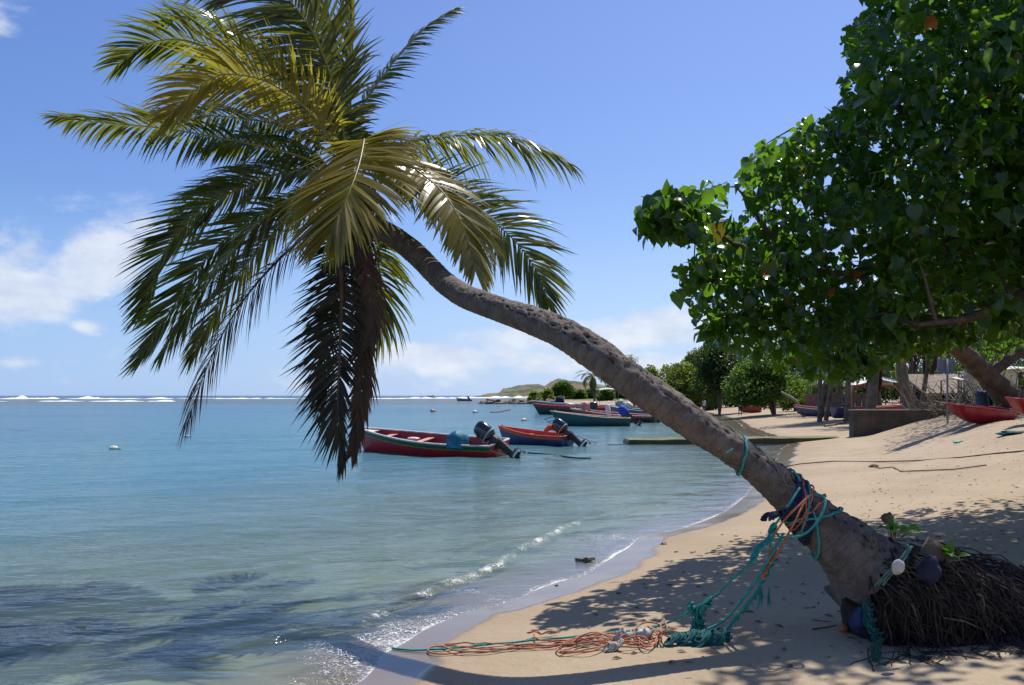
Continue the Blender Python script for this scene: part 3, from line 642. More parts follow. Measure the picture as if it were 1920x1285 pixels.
FR = [
 # name, pts, L, droop, material, options
 (pp([(640, 330, 9.1), (560, 292, 8.9), (430, 262, 8.7), (300, 240, 8.6), (190, 230, 8.5), (108, 221, 8.5)]), .52, .85, 'dk', dict(w=.032, vee=.1)),
 (pp([(640, 300, 9.3), (540, 240, 9.3), (450, 222, 9.4), (360, 215, 9.5), (285, 217, 9.6)]), .5, .8, 'g', dict(w=.03)),
 (pp([(645, 300, 9.0), (585, 215, 8.8), (515, 160, 8.6), (440, 108, 8.4), (381, 85, 8.3), (331, 74, 8.2), (272, 84, 8.15), (222, 120, 8.1)]), .60, .8, 'g', dict(vee=.25, w=.028, wind=(-.12, 0, 0.02))),
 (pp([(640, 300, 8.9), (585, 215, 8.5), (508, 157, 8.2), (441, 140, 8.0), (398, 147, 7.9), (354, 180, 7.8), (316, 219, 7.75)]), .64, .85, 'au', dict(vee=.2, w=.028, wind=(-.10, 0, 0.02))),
 (pp([(645, 290, 9.4), (580, 200, 9.5), (525, 150, 9.6), (480, 100, 9.7), (448, 67, 9.7), (398, 40, 9.8), (345, 30, 9.9), (305, 45, 10)]), .62, .7, 'g', dict(vee=.2, wind=(-.12, 0, 0.03))),
 (pp([(650, 320, 9.0), (643, 243, 8.9), (625, 160, 8.7), (598, 85, 8.5), (565, 28, 8.3), (520, -20, 8.1), (455, -50, 7.9), (390, -50, 7.8)]), .85, .55, 'dk', dict(w=.042, n=105, vee=-.1, wind=(-.08, 0, 0.0))),
 (pp([(655, 310, 9.2), (648, 220, 9.3), (640, 130, 9.4), (622, 50, 9.5), (590, -20, 9.6), (545, -70, 9.7)]), .7, .6, 'g', dict(w=.04, n=95, vee=.1)),
 (pp([(658, 320, 9.3), (657, 210, 9.5), (660, 110, 9.6), (664, 30, 9.7), (662, -60, 9.8), (650, -130, 9.9)]), .62, .25, 'g', dict(vee=.35, base_ang=48, wind=(.02, 0, .1))),
 (pp([(662, 330, 9.2), (660, 240, 9.3), (700, 168, 9.4), (750, 103, 9.5), (800, 50, 9.6), (852, 17, 9.7)]), .56, .3, 'g', dict(w=.034, base_ang=32, vee=-.2, sides=(.5, 1.0), wind=(.06, 0, -.04), ragged=.3, axis=Vector((-.5, -.8, .3)))),
 (pp([(668, 345, 9.2), (710, 284, 9.3), (760, 268, 9.3), (830, 258, 9.3), (900, 253, 9.3), (950, 258, 9.3), (1005, 278, 9.3), (1062, 306, 9.3)]), .68, 1.35, 'g', dict(w=.042, vee=.15, wind=(.06, 0, -.05), ragged=.3)),
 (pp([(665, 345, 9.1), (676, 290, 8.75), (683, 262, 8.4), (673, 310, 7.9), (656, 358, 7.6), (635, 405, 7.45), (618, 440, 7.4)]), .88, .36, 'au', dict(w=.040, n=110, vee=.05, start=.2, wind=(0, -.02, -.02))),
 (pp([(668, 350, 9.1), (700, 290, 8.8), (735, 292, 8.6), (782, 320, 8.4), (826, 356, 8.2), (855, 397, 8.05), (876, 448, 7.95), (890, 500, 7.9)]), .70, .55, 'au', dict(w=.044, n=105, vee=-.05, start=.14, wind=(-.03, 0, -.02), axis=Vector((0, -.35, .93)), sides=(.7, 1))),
 (pp([(672, 370, 9.4), (740, 335, 9.6), (823, 354, 9.6), (870, 383, 9.6), (918, 411, 9.6), (967, 454, 9.6), (1004, 504, 9.6), (1020, 540, 9.6), (1028, 575, 9.6)]), .66, .35, 'g', dict(w=.040, vee=.1, base_ang=22, wind=(.02, 0, -.05), ragged=.25, axis=Vector((.5, -.9, .6)))),
 (pp([(645, 355, 9.3), (600, 325, 9.3), (545, 320, 9.3), (448, 355, 9.3), (400, 380, 9.2), (352, 420, 9.2), (310, 470, 9.1), (285, 530, 9.1), (265, 585, 9.1)]), .72, .25, 'dk', dict(w=.044, n=100, vee=.0, wind=(-.10, 0, -.03))),
 (pp([(645, 365, 9.1), (560, 370, 9.0), (480, 405, 8.9), (400, 470, 8.8), (345, 545, 8.75), (300, 612, 8.7), (265, 668, 8.7)]), .70, .25, 'g', dict(w=.044, n=100, vee=.0, wind=(-.08, 0, -.03))),
 (pp([(650, 360, 8.95), (590, 348, 8.7), (506, 400, 8.5), (461, 441, 8.4), (424, 488, 8.3), (368, 560, 8.2), (330, 622, 8.15), (306, 658, 8.1)]), .62, .4, 'g', dict(w=.040, n=100, vee=-.05, wind=(-.03, 0, -.05))),
 (pp([(645, 350, 9.4), (590, 300, 9.5), (520, 310, 9.6), (450, 330, 9.6), (380, 372, 9.7), (330, 430, 9.7)]), .6, .8, 'dk', dict(w=.034)),
 (pp([(650, 300, 9.2), (640, 200, 9.2), (615, 110, 9.2), (575, 40, 9.2), (520, -10, 9.2)]), .62, .5, 'g', dict(w=.04, vee=.1)),
 (pp([(640, 370, 9.3), (560, 400, 9.3), (490, 460, 9.3), (430, 540, 9.3), (390, 610, 9.3), (360, 670, 9.3)]), .62, .6, 'dk', dict(w=.04, wind=(-.04, 0, -.08))),
 (pp([(650, 350, 9.3), (600, 300, 9.4), (560, 270, 9.5), (480, 262, 9.6), (390, 280, 9.7)]), .55, .9, 'dk', dict(w=.034)),
 (pp([(640, 390, 9.1), (575, 440, 9.0), (510, 500, 8.9), (455, 565, 8.85), (410, 640, 8.8), (378, 715, 8.8), (352, 792, 8.8)]), .70, .9, 'dead', dict(w=.020, n=80, ragged=.25, wind=(-.02, 0, -.14), rr=.022)),
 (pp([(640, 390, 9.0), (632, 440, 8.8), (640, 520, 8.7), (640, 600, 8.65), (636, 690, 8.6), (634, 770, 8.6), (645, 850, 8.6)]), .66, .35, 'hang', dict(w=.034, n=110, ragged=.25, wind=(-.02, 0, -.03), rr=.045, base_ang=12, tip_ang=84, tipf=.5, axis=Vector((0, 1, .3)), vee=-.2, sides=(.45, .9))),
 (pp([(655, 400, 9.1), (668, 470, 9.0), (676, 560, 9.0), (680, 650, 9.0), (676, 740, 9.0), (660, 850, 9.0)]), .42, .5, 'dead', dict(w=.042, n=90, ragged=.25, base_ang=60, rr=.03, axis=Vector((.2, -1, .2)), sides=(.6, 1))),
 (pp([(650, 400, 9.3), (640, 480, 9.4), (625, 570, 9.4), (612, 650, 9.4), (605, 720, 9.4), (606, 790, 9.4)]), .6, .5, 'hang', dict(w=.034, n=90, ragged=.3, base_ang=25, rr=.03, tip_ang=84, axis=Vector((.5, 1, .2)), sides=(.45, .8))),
 (pp([(672, 400, 9.2), (692, 440, 9.3), (708, 490, 9.35), (716, 545, 9.4), (712, 600, 9.4), (700, 640, 9.4)]), .55, .8, 'g', dict(w=.036, n=60, ragged=.3, base_ang=25, sides=(1, .5))),
 (pp([(660, 400, 8.9), (672, 460, 8.75), (690, 530, 8.7), (698, 590, 8.7), (696, 640, 8.7)]), .36, .6, 'deadl', dict(w=.040, n=70, ragged=.4, base_ang=45, axis=Vector((0, -1, .2)))),
]
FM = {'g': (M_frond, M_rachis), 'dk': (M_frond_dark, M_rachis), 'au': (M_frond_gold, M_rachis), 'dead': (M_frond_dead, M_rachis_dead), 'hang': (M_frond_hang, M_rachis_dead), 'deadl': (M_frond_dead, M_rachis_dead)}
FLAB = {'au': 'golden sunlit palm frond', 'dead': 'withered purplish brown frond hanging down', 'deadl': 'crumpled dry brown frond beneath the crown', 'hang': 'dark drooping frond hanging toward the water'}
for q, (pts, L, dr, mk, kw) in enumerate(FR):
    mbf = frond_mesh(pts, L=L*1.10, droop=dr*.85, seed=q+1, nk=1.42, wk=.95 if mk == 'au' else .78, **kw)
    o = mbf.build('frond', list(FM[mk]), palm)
    if mk in FLAB: o['label'] = FLAB[mk]
# crown heart: leaf sheaths, fibre and dry flower stalks
mb = MB()
for k in range(16):
    a = 2*PI*k/16+random.uniform(-.2, .2); p0 = hub+Vector((0.02, 0, -0.42)); d = Vector((math.cos(a), math.sin(a)*.8, 0))
    mb.tube([p0, p0+d*0.14+Vector((0, 0, .16)), p0+d*0.26+Vector((-.05, 0, .46))], [.09, .075, .03], 8, 0, wob=.15)
mb.blob(hub+Vector((0.08, 0, -0.28)), (.24, .24, .34), 12, 1, .3, 3)
for k in range(46):
    a = random.uniform(0, 2*PI); p0 = hub+Vector((0.05+.12*math.cos(a), .12*math.sin(a), -.25-random.uniform(0, .3)))
    q = p0+Vector((random.uniform(-.15, .25), random.uniform(-.2, .1), -random.uniform(.2, .6)))
    m1 = (p0+q)/2+Vector((random.uniform(-.08, .12), 0, .02))
    mb.tube([p0, m1, q], [.010, .009, .005], 4, random.choice((0, 1)), cap=False)
mb.build('crown_heart', [M_rachis_dead, M_fiber], palm)
# ------------------------------------------------------------------ exposed root mound of the palm
M_root = mat('palm_root', (0.014, 0.010, 0.007), 0.85, (0.042, 0.029, 0.020), 12, 0.003, 60)
M_root_pale = mat('pale_root', (0.07, 0.052, 0.038), 0.85, (0.14, 0.105, 0.075), 12)
M_rootcore = mat('root_soil', (0.010, 0.007, 0.005), 0.95, (0.026, 0.018, 0.012), 8, 0.03, 14)
rt4 = [Vector((*P(a, b, Y), r)) for a, b, Y, r in [(1598, 1130, 5.6, .24), (1640, 1116, 5.62, .33), (1700, 1122, 5.62, .36), (1765, 1132, 5.6, .365), (1850, 1155, 5.6, .34), (1960, 1180, 5.65, .33), (2080, 1195, 5.8, .28), (2220, 1215, 6.0, .18)]]
rp = spline(rt4, 90); NRr = 40; vs = []
for k, c in enumerate(rp):
    for a in np.linspace(0, 2*PI, NRr, endpoint=False):
        zz = math.sin(a); q = Vector((0, -math.cos(a), zz))
        r = c[3]*(1+0.22*mnoise.noise(Vector((c[0]*3, math.cos(a)*1.5, zz*1.5)))+0.09*mnoise.noise(Vector((c[0]*14, math.cos(a)*6, zz*6))))
        if k < 4: r *= (0.72, .86, .95, 1)[k]
        zp = c[2]+q.z*r*(1.0 if zz > 0 else 1.45)
        vs.append((c[0]+0.05*mnoise.noise(Vector((a*3, k*.3, 1))), c[1]+q.y*r*1.1, zp))
fs = [(k*NRr+i, k*NRr+(i+1) % NRr, (k+1)*NRr+(i+1) % NRr, (k+1)*NRr+i) for k in range(89) for i in range(NRr)]+[tuple(range(NRr-1, -1, -1))]
mb = MB(); mb.add(vs, fs, 0); core = mb.build('root_mound', [M_rootcore], palm)
mb = MB()
def surf_pt(t, a, lift=0.0):
    x = t*89; i = min(int(x), 88); c = rp[i].lerp(rp[i+1], x-i); r = c[3]*(1.03+.16*mnoise.noise(Vector((c[0]*4, a*2.2, 5))))+lift
    s_ = math.sin(a)
    return Vector((c[0], c[1]-math.cos(a)*r*1.1, c[2]+s_*r*(1 if s_ > 0 else 1.45)))
def floor_z(p, e=0.01):
    return Vector((p.x, p.y, max(p.z, gz(p.x, p.y)+e)))
for k in range(820):
    left = random.random() < 0.42
    a0 = random.uniform(-1.0, 1.7); n = 9; pts = []
    if left:
        t0 = random.uniform(0.0, 0.34); a0 = random.uniform(-.5, 1.2); ln = random.uniform(.6, 2.0); dt = random.uniform(-0.01, 0.12)
        f = lambda s: (t0+dt*s, a0-ln*s)
    else:
        t0 = random.uniform(0.05, 0.75); dt = random.uniform(.15, .5); da = random.uniform(.25, 1.5)
        f = lambda s: (min(1, t0+dt*s), a0-da*s*s)
    li = random.uniform(-0.01, 0.05); w1 = random.uniform(0, 9)
    for s in range(n):
        tt_, aa = f(s/(n-1)); p = surf_pt(tt_, max(aa, -1.45), li+0.018*math.sin(w1+s*1.3)+(random.random() < .06)*.03)
        p += Vector((mnoise.noise(p*5+Vector((k*3.1, 0, 0)))*.07+random.uniform(-.01, .01), -abs(mnoise.noise(p*6+Vector((0, k, 0))))*.05, random.uniform(-.012, .012))); pts.append(p+Vector((0, 0, .02*mnoise.noise(p*7+Vector((k, 0, 0))))))
    if random.random() < .25:
        e = pts[-1]; pts.append(e+Vector((random.uniform(.0, .15), -random.uniform(.02, .12), -random.uniform(.02, .12))))
    pts = [floor_z(p) for p in pts]
    r0 = random.choice((.0025, .0035, .005, .0065, .008)); mb.tube(pts, [r0*(1-.6*i/len(pts)) for i in range(len(pts))], 4, 1 if random.random() < .09 else 0, cap=False)
for k in range(130):  # fine rootlets spilling on the sand
    x = random.uniform(2.25, 4.2); p = Vector((x, 5.15-random.uniform(0, .1), 0)); a = random.uniform(-2.6, -.3); pts = [p.copy()]
    for s in range(5):
        a += random.uniform(-.4, .4); p = p+Vector((math.cos(a), math.sin(a), 0))*.05; pts.append(p.copy())
    mb.tube([Vector((q.x, q.y, gz(q.x, q.y)+.006+(.05 if i == 0 else 0))) for i, q in enumerate(pts)], .0035, 3, 0, cap=False)
r_ = mb.build('roots', [M_root, M_root_pale], palm); r_['kind'] = 'stuff'
mb = MB(); cl4 = spline([Vector((*P(a, b, Y), r)) for a, b, Y, r in [(1606, 1052, 5.66, .20), (1640, 1082, 5.66, .27), (1680, 1110, 5.64, .31), (1740, 1140, 5.62, .34)]], 24)
vs = []
for k, c in enumerate(cl4):
    for a in np.linspace(0, 2*PI, 40, endpoint=False):
        q = Vector((.35*math.sin(a), -math.cos(a), math.sin(a)*.93)); r = c[3]*(1+.16*mnoise.noise(Vector((k*.3, math.cos(a)*2.5, math.sin(a)*2.5)))+.10*mnoise.noise(Vector((k*.9, math.cos(a)*9, math.sin(a)*9))))
        vs.append(c.xyz+q*r)
mb.add(vs, [(k*40+i, k*40+(i+1) % 40, (k+1)*40+(i+1) % 40, (k+1)*40+i) for k in range(23) for i in range(40)]); mb.build('root_collar', [M_rootcore], palm)
# torn bark shard standing on the mound
mb = MB(); b0 = P(1740, 1050, 5.3)
mb.add([b0, b0+Vector((.10, 0, -.01)), b0+Vector((.16, 0, .06)), b0+Vector((.02, .0, .15)), b0+Vector((-.03, .02, .05)),
        b0+Vector((0, .05, 0)), b0+Vector((.10, .05, -.01)), b0+Vector((.16, .05, .06)), b0+Vector((.02, .04, .15)), b0+Vector((-.03, .05, .05))],
       [(0, 1, 2, 3, 4), (9, 8, 7, 6, 5), (0, 5, 6, 1), (1, 6, 7, 2), (2, 7, 8, 3), (3, 8, 9, 4), (4, 9, 5, 0)], 0)
mb.build('bark_shard', [M_bark_grey], palm)

# ------------------------------------------------------------------ leaf builders
def leaf_cloud(pos, axis, nrm, size, rnd, heart=True):
    """pos Nx3, axis Nx3 (base to tip), nrm Nx3, size N -> verts, quads"""
    N = len(pos); axis = axis/np.linalg.norm(axis, axis=1)[:, None]
    side = np.cross(axis, nrm); side /= np.maximum(np.linalg.norm(side, axis=1), 1e-6)[:, None]; nr = np.cross(side, axis)
    if heart:
        L = np.array([[0, 0, 0], [0, .34, .03], [0, .76, .0], [0, 1.14, -.24], [-.22, -.14, .05], [-.47, .08, .15], [-.45, .44, .17], [-.20, .84, .0], [.22, -.14, .05], [.47, .08, .15], [.45, .44, .17], [.20, .84, .0]])
        Fq = np.array([[0, 4, 5, 1], [1, 5, 6, 2], [2, 6, 7, 3], [0, 1, 9, 8], [1, 2, 10, 9], [2, 3, 11, 10]])
    else:
        L = np.array([[0, 0, 0], [-.34, .45, .12], [0, 1.0, -.08], [.34, .45, .12]]); Fq = np.array([[0, 1, 2, 3]])
    fold = RNG.uniform(.2, 1.8, N)
    M = len(L)
    v = pos[:, None, :]+size[:, None, None]*(L[None, :, 0:1]*side[:, None, :]+L[None, :, 1:2]*axis[:, None, :]+(L[None, :, 2:3]*fold[:, None, None])*nr[:, None, :])
    f = (Fq[None]+(np.arange(N)*M)[:, None, None]).reshape(-1, 4)
    return v.reshape(-1, 3), f, np.repeat(rnd, M)
def inpoly(x, y, poly):
    ins = np.zeros(x.shape, bool); n = len(poly)
    for i in range(n):
        ax, ay = poly[i]; bx, by = poly[(i+1) % n]
        if ay == by: continue
        c = ((ay > y) != (by > y)) & (x < ax+(y-ay)*(bx-ax)/(by-ay)); ins ^= c
    return ins

# ------------------------------------------------------------------ big beach tree on the right
def limb_mesh(limbs):
    mb = MB()
    for l in limbs:
        s4 = spline([Vector((*P(a, b, Y), r)) for a, b, Y, r in l], 40)
        mb.tube([c.xyz+Vector((.05*mnoise.noise(c.xyz*2), .05*mnoise.noise(c.xyz*2+Vector((9, 0, 0))), 0)) for c in s4], [c[3] for c in s4], 12, 0, wob=.05)
    return mb
far_base = P(1925, 788, 27.0); far_base.z = gz(far_base.x, 27.0)
ft = thing('broadleaf_tree', 'tree whose thick brown trunk leans left behind the red dinghies', 'tree', far_base)
limb_mesh([
 [(1925, 800, 27.00, 0.46), (1900, 755, 26.73, 0.37), (1850, 705, 26.19, 0.33), (1800, 655, 25.65, 0.28), (1750, 615, 25.11, 0.24), (1700, 590, 24.71, 0.18)],
 [(1805, 660, 25.65, 0.24), (1790, 610, 25.65, 0.19), (1800, 560, 25.92, 0.18), (1820, 470, 26.33, 0.13), (1840, 380, 27.00, 0.09)],
 [(1850, 705, 26.19, 0.18), (1960, 620, 26.33, 0.15), (2050, 480, 27.00, 0.11)],
 [(1745, 612, 24.98, 0.13), (1740, 540, 24.98, 0.11), (1700, 450, 25.11, 0.06)]]).build('trunk', [M_bark], ft)
near_base = P(2330, 1000, 7.6); near_base.z = gz(near_base.x, 7.6)
bt = thing('broadleaf_tree', 'nearest beach tree, its glossy heart shaped leaves filling the upper right corner', 'tree', near_base)
nbz = HOR-(near_base.z-H)/7.6*F
limbs = [
 [(2330, nbz+20, 7.6, .26), (2300, 900, 7.7, .21), (2240, 700, 7.8, .18), (2150, 560, 8.0, .15), (2020, 480, 8.3, .12), (1880, 450, 8.6, .10), (1740, 470, 8.8, .08), (1600, 515, 8.8, .055), (1490, 500, 8.6, .038), (1400, 470, 8.4, .022), (1340, 432, 8.3, .012), (1290, 400, 8.2, .007)],
 [(2150, 560, 8, .13), (2060, 400, 8.2, .12), (1960, 330, 8.6, .10), (1875, 290, 9.0, .085), (1840, 180, 9.3, .06), (1790, 60, 9.5, .035)],
 [(1880, 450, 8.6, .08), (1872, 370, 8.8, .08), (1868, 290, 9.0, .08)],
 [(2240, 700, 7.8, .15), (2260, 450, 7.4, .13), (2230, 200, 7.2, .10), (2180, 0, 7.2, .06)],
 [(1740, 470, 8.8, .07), (1690, 390, 9.2, .055), (1620, 310, 9.6, .04), (1560, 250, 9.8, .025)],
 [(1875, 290, 9, .07), (1760, 260, 9.3, .05), (1660, 180, 9.5, .035), (1600, 100, 9.6, .02)],
 [(1600, 515, 8.8, .045), (1500, 560, 8.8, .035), (1400, 590, 8.7, .02), (1320, 600, 8.6, .01)],
 [(1490, 500, 8.6, .03), (1445, 440, 8.7, .02), (1415, 390, 8.7, .012)],
 [(2020, 480, 8.3, .08), (1940, 540, 7.8, .06), (1840, 590, 7.4, .04), (1720, 610, 7.2, .02)],
]
limb_mesh(limbs).build('trunk', [M_bark], bt)
trunk_base = near_base
SIL = [(1600, -600), (1596, -30), (1640, 8), (1600, 40), (1578, 60), (1588, 110), (1575, 160), (1588, 195), (1548, 212), (1500, 232), (1478, 258), (1440, 262), (1408, 288), (1386, 320), (1386, 350),
       (1400, 385), (1378, 408), (1352, 395), (1368, 345), (1325, 338), (1290, 362), (1262, 350), (1222, 368), (1200, 395), (1192, 425), (1212, 448), (1262, 440), (1290, 462), (1325, 470), (1290, 490), (1256, 505), (1262, 545), (1282, 560),
       (1275, 600), (1310, 615), (1318, 645), (1370, 650), (1420, 664), (1480, 700), (1560, 712), (1630, 706), (1700, 655), (1760, 660), (1830, 640), (1920, 620), (2500, 640), (2700, -600)]
holes = [(1545, 340, 24, 12), (1510, 385, 15, 14), (1750, 410, 22, 14), (1390, 385, 14, 20), (1330, 460, 20, 10), (1640, 280, 16, 9)]
def sample_crown(n, Ymin, Ymax, pxr, pyr, seedn):
    px = RNG.uniform(*pxr, n); py = RNG.uniform(*pyr, n); u_ = RNG.random(n)
    lo = np.interp(px, [1190, 1400, 1600, 1900, 2600], [8.0, 7.7, 7.2, 7.0, 6.6]); hi = np.interp(px, [1190, 1300, 1450, 1700, 1900, 2600], [8.6, 9.2, 11.0, 12.8, 13.0, 12.0])
    Y = (lo+(hi-lo)*u_) if Ymin is None else RNG.uniform(Ymin, Ymax, n)
    Y = Y+np.where(py < 0, RNG.uniform(0, 2.2, n), 0)  # unseen crown above the frame pushed back to carry its shade farther
    k = inpoly(px, py, SIL)
    for hx, hy, rx, ry in holes: k &= ((px-hx)/rx)**2+((py-hy)/ry)**2 > 1
    px, py, Y = px[k], py[k], Y[k]
    pos = np.stack([(px-CX)/F*Y, Y, H+(HOR-py)/F*Y], 1)
    # open and dense clumps, thickened above and to the right to shade the sand
    cl = np.array([mnoise.noise(Vector(p)*1.5+Vector((seedn, 0, 0))) for p in pos])
    k = (cl > np.where(py < -20, -.6, np.interp(px, [1350, 1500, 1750, 1950], [-.06, -.02, -.10, -.35]))) & (pos[:, 2] > 1.9) & (pos[:, 2] < 9.5); return pos[k], px[k], py[k]
def sun_side_normals(n):
    nn = RNG.normal(0, .55, (n, 3)); nn[:, 2] = np.abs(nn[:, 2])+.35; return nn
cpos, cpx, cpy = sample_crown(9800, None, None, (1190, 2600), (-420, 700), 3.3)
per = 10
base = np.repeat(cpos, per, 0); N = len(base)
base = base+RNG.normal(0, 1, (N, 3))*np.array([.13, .13, .12])
# keep the loose outline: pull back leaves that leave the silhouette by far
bpx = CX+base[:, 0]/base[:, 1]*F; bpy_ = HOR-(base[:, 2]-H)/base[:, 1]*F
k = inpoly(bpx, bpy_, SIL)
for hx, hy, rx, ry in holes: k &= ((bpx-hx)/(rx*.85))**2+((bpy_-hy)/(ry*.85))**2 > 1
base = base[k]; N = len(base)
ax = RNG.normal(0, .55, (N, 3)); ax[:, 2] -= .55; ax[:, 1] -= .35; nn = sun_side_normals(N)
sz = RNG.uniform(.065, .15, N)*np.interp(base[:, 0]/base[:, 1], [.17, .32], [1.3, 1.0]); rv = RNG.random(N)*.92; rv[RNG.random(N) < .003] = .99
v1, f1, a1 = leaf_cloud(base, ax, nn, sz, rv)
cr = raw_mesh('crown', v1-np.array(trunk_base), f1, M_leaf_near, bt, attr=a1, smoothf=True)
# hanging twigs inside the crown
mb = MB()
idx = RNG.choice(len(cpos), 420, replace=False)
lp = [Vector(c.xyz) for l in limbs for c in spline([Vector((*P(a, b, Y), r)) for a, b, Y, r in l], 14)]
lpn = np.array([tuple(p) for p in lp])
for q in idx:
    if cpy[q] < 80 and cpx[q] < 1720: continue
    p = Vector(cpos[q]); j = int(np.argmin(((lpn-cpos[q])**2).sum(1))); b_ = lp[j]
    if (p-b_).length > 1.1: continue
    m1 = (p+b_)/2+Vector((random.uniform(-.1, .1), random.uniform(-.1, .1), .12))
    mb.tube([b_, m1, p], [.022, .012, .005], 5, 0, cap=False)
mb.build('twigs', [M_bark], bt)['kind'] = 'stuff'
# the part of the crown over its own trunk, farther up the beach
n = 3600; px = RNG.uniform(1700, 2500, n); py = RNG.uniform(-100, 690, n); Y = RNG.uniform(26, 36, n)
k = inpoly(px, py, [(1740, 300), (1760, 200), (1820, -100), (2500, -100), (2500, 640), (1960, 650), (1900, 650), (1860, 665), (1800, 630), (1740, 600)])
pos = np.stack([(px-CX)/F*Y, Y, H+(HOR-py)/F*Y], 1)[k]
pos = pos[pos[:, 2] < 9.5]; base = np.repeat(pos, 14, 0); base = base+RNG.normal(0, .45, base.shape); N = len(base)
ax = RNG.normal(0, .5, (N, 3)); ax[:, 2] -= .7
v1, f1, a1 = leaf_cloud(base, ax, sun_side_normals(N), RNG.uniform(.15, .26, N), RNG.random(N)*.9, heart=False)
raw_mesh('crown', v1-np.array(far_base), f1, M_leaf_near, ft, attr=a1, smoothf=False)
# the one bright yellow leaf
mb = MB(); yl = P(1343, 438, 8.15)
v1, f1, a1 = leaf_cloud(np.array([[yl.x, yl.y, yl.z+.08]]), np.array([[.15, -.1, -1.]]), np.array([[0.2, -1., .3]]), np.array([.17]), np.array([.5]))
mb.add(v1, f1, 0); mb.build('yellow_leaf', [M_leaf_yellow], bt)['label'] = 'single bright yellow leaf at the end of the lowest branch'

# ------------------------------------------------------------------ generic background trees
def bg_tree(label, px0, px1, pytop, pybase, Y, m, group=None, dens=1.0, leaf=None, trunk_px=None, name='tree', lo=.25, seed=0, cat='tree', lumps=9, nomin=0):
    rn = np.random.default_rng(seed+100)
    x0, x1 = (px0-CX)/F*Y, (px1-CX)/F*Y; zt = H+(HOR-pytop)/F*Y; cxx = (x0+x1)/2; zb = gz(cxx, Y)
    W = (x1-x0); Hh = zt-zb; tx = cxx if trunk_px is None else (trunk_px-CX)/F*Y
    root = thing(name, label, cat, (tx, Y, zb), 0, group)
    ccs = []
    for q in range(lumps):
        a = rn.uniform(0, 2*PI); r = rn.uniform(.15, .62)
        ccs.append((cxx+W/2*r*math.cos(a), Y+W/2*r*math.sin(a), zb+Hh*rn.uniform(lo+.2, .80), W*rn.uniform(.18, .30), Hh*rn.uniform(.15, .22)))
    ccs.append((cxx, Y, zt-Hh*.24, W*.27, Hh*.24)); ccs.append((x0+W*.22, Y, zb+Hh*(lo+.25), W*.22, Hh*.2)); ccs.append((x1-W*.22, Y, zb+Hh*(lo+.28), W*.22, Hh*.2))
    leaf = leaf or max(.16, Y*.0035); tot = []
    n = int(dens*5200/len(ccs))
    for c in ccs:
        d = rn.normal(0, 1, (n, 3)); d /= np.linalg.norm(d, axis=1)[:, None]; rr = rn.uniform(.55, 1.08, n)**.6
        tot.append(np.stack([c[0]+d[:, 0]*rr*c[3], c[1]+d[:, 1]*rr*c[3], c[2]+d[:, 2]*rr*c[4]], 1))
    tot = np.concatenate(tot); tot = tot[tot[:, 2] > zb+Hh*lo*.8]
    N = len(tot); ax = rn.normal(0, .7, (N, 3)); ax[:, 2] -= .3; nn = rn.normal(0, .6, (N, 3)); nn[:, 2] += .6
    v, f, a = leaf_cloud(tot, ax, nn, rn.uniform(.7, 1.3, N)*leaf, rn.random(N)*.9, heart=False)
    raw_mesh('crown', v-np.array(root.location), f, m, root, attr=a, smoothf=False)
    mb = MB()
    tr = max(.10, W*.019)
    for q in range(5):
        c = ccs[q % len(ccs)] if q else (cxx, Y, zt-Hh*.3, 0, 0)
        mb.tube([Vector((tx, Y, zb-.1)), Vector((tx+(c[0]-tx)*.25, Y+(c[1]-Y)*.25, zb+(c[2]-zb)*.45)), Vector((c[0], c[1], c[2]))], [tr*1.2, tr*.75, tr*.2], 8, 0, cap=False, wob=.06)
    mb.build('trunk', [M_bark_grey], root)
    return root
G = 'trees along the back of the beach'
bg_tree('olive green bushy tree at the far left end of the beach tree line', 1232, 1328, 676, 757, 105, M_leaf_olive, G, seed=1, lo=.06, lumps=13, dens=1.5)
bg_tree('thin pale tree rising behind the olive green bushy tree', 1285, 1325, 655, 757, 118, M_leaf_olive, G, dens=.45, seed=2, lo=.5, lumps=5)
bg_tree('small green treetop just right of the leaning trunk above the boats', 1196, 1246, 684, 757, 140, M_leaf_olive, G, dens=.6, seed=3, lo=.2)
bg_tree('dark tree with a bare trunk on the sand left of the round green tree', 1300, 1408, 628, 762, 82, M_leaf_dark, G, seed=4, lo=.16, trunk_px=1349, dens=1.8, lumps=14)
bg_tree('rounded mid green tree with low branches right of the dark tree', 1360, 1520, 645, 765, 68, M_leaf_mid, G, seed=5, lo=.10, dens=2.2, trunk_px=1452, leaf=.27, lumps=15)
bg_tree('dark tree behind the grey fence wall', 1480, 1660, 540, 765, 63, M_leaf_dark, G, seed=6, lo=.28, dens=1.3)
bg_tree('tall dark tree behind the brown shack', 1620, 1800, 520, 770, 60, M_leaf_dark, G, seed=7, lo=.35, dens=1.5, leaf=.3)
bg_tree('tall dark tree behind the metal sign', 1760, 1960, 500, 770, 52, M_leaf_dark, G, seed=8, lo=.34, dens=1.5, leaf=.28)
bg_tree('dark tree at the right edge behind the white house', 1900, 2140, 480, 775, 62, M_leaf_dark, G, seed=9, lo=.3, dens=1.4, leaf=.3)
bg_tree('shaded green tree between the round tree and the grey fence wall', 1440, 1560, 610, 762, 95, M_leaf_mid, G, seed=10, lo=.15, dens=1.2)
bg_tree('distant dark tree behind the leaning trunk and the olive tree', 1300, 1480, 660, 757, 150, M_leaf_dark, G, seed=11, lo=.0, dens=1.2)
bg_tree('wide shaded tree closing the gap behind the shack and sign', 1620, 2000, 600, 765, 100, M_leaf_dark, G, seed=12, lo=.0, dens=1.8)
GH = 'dark shrubs along the back of the beach'
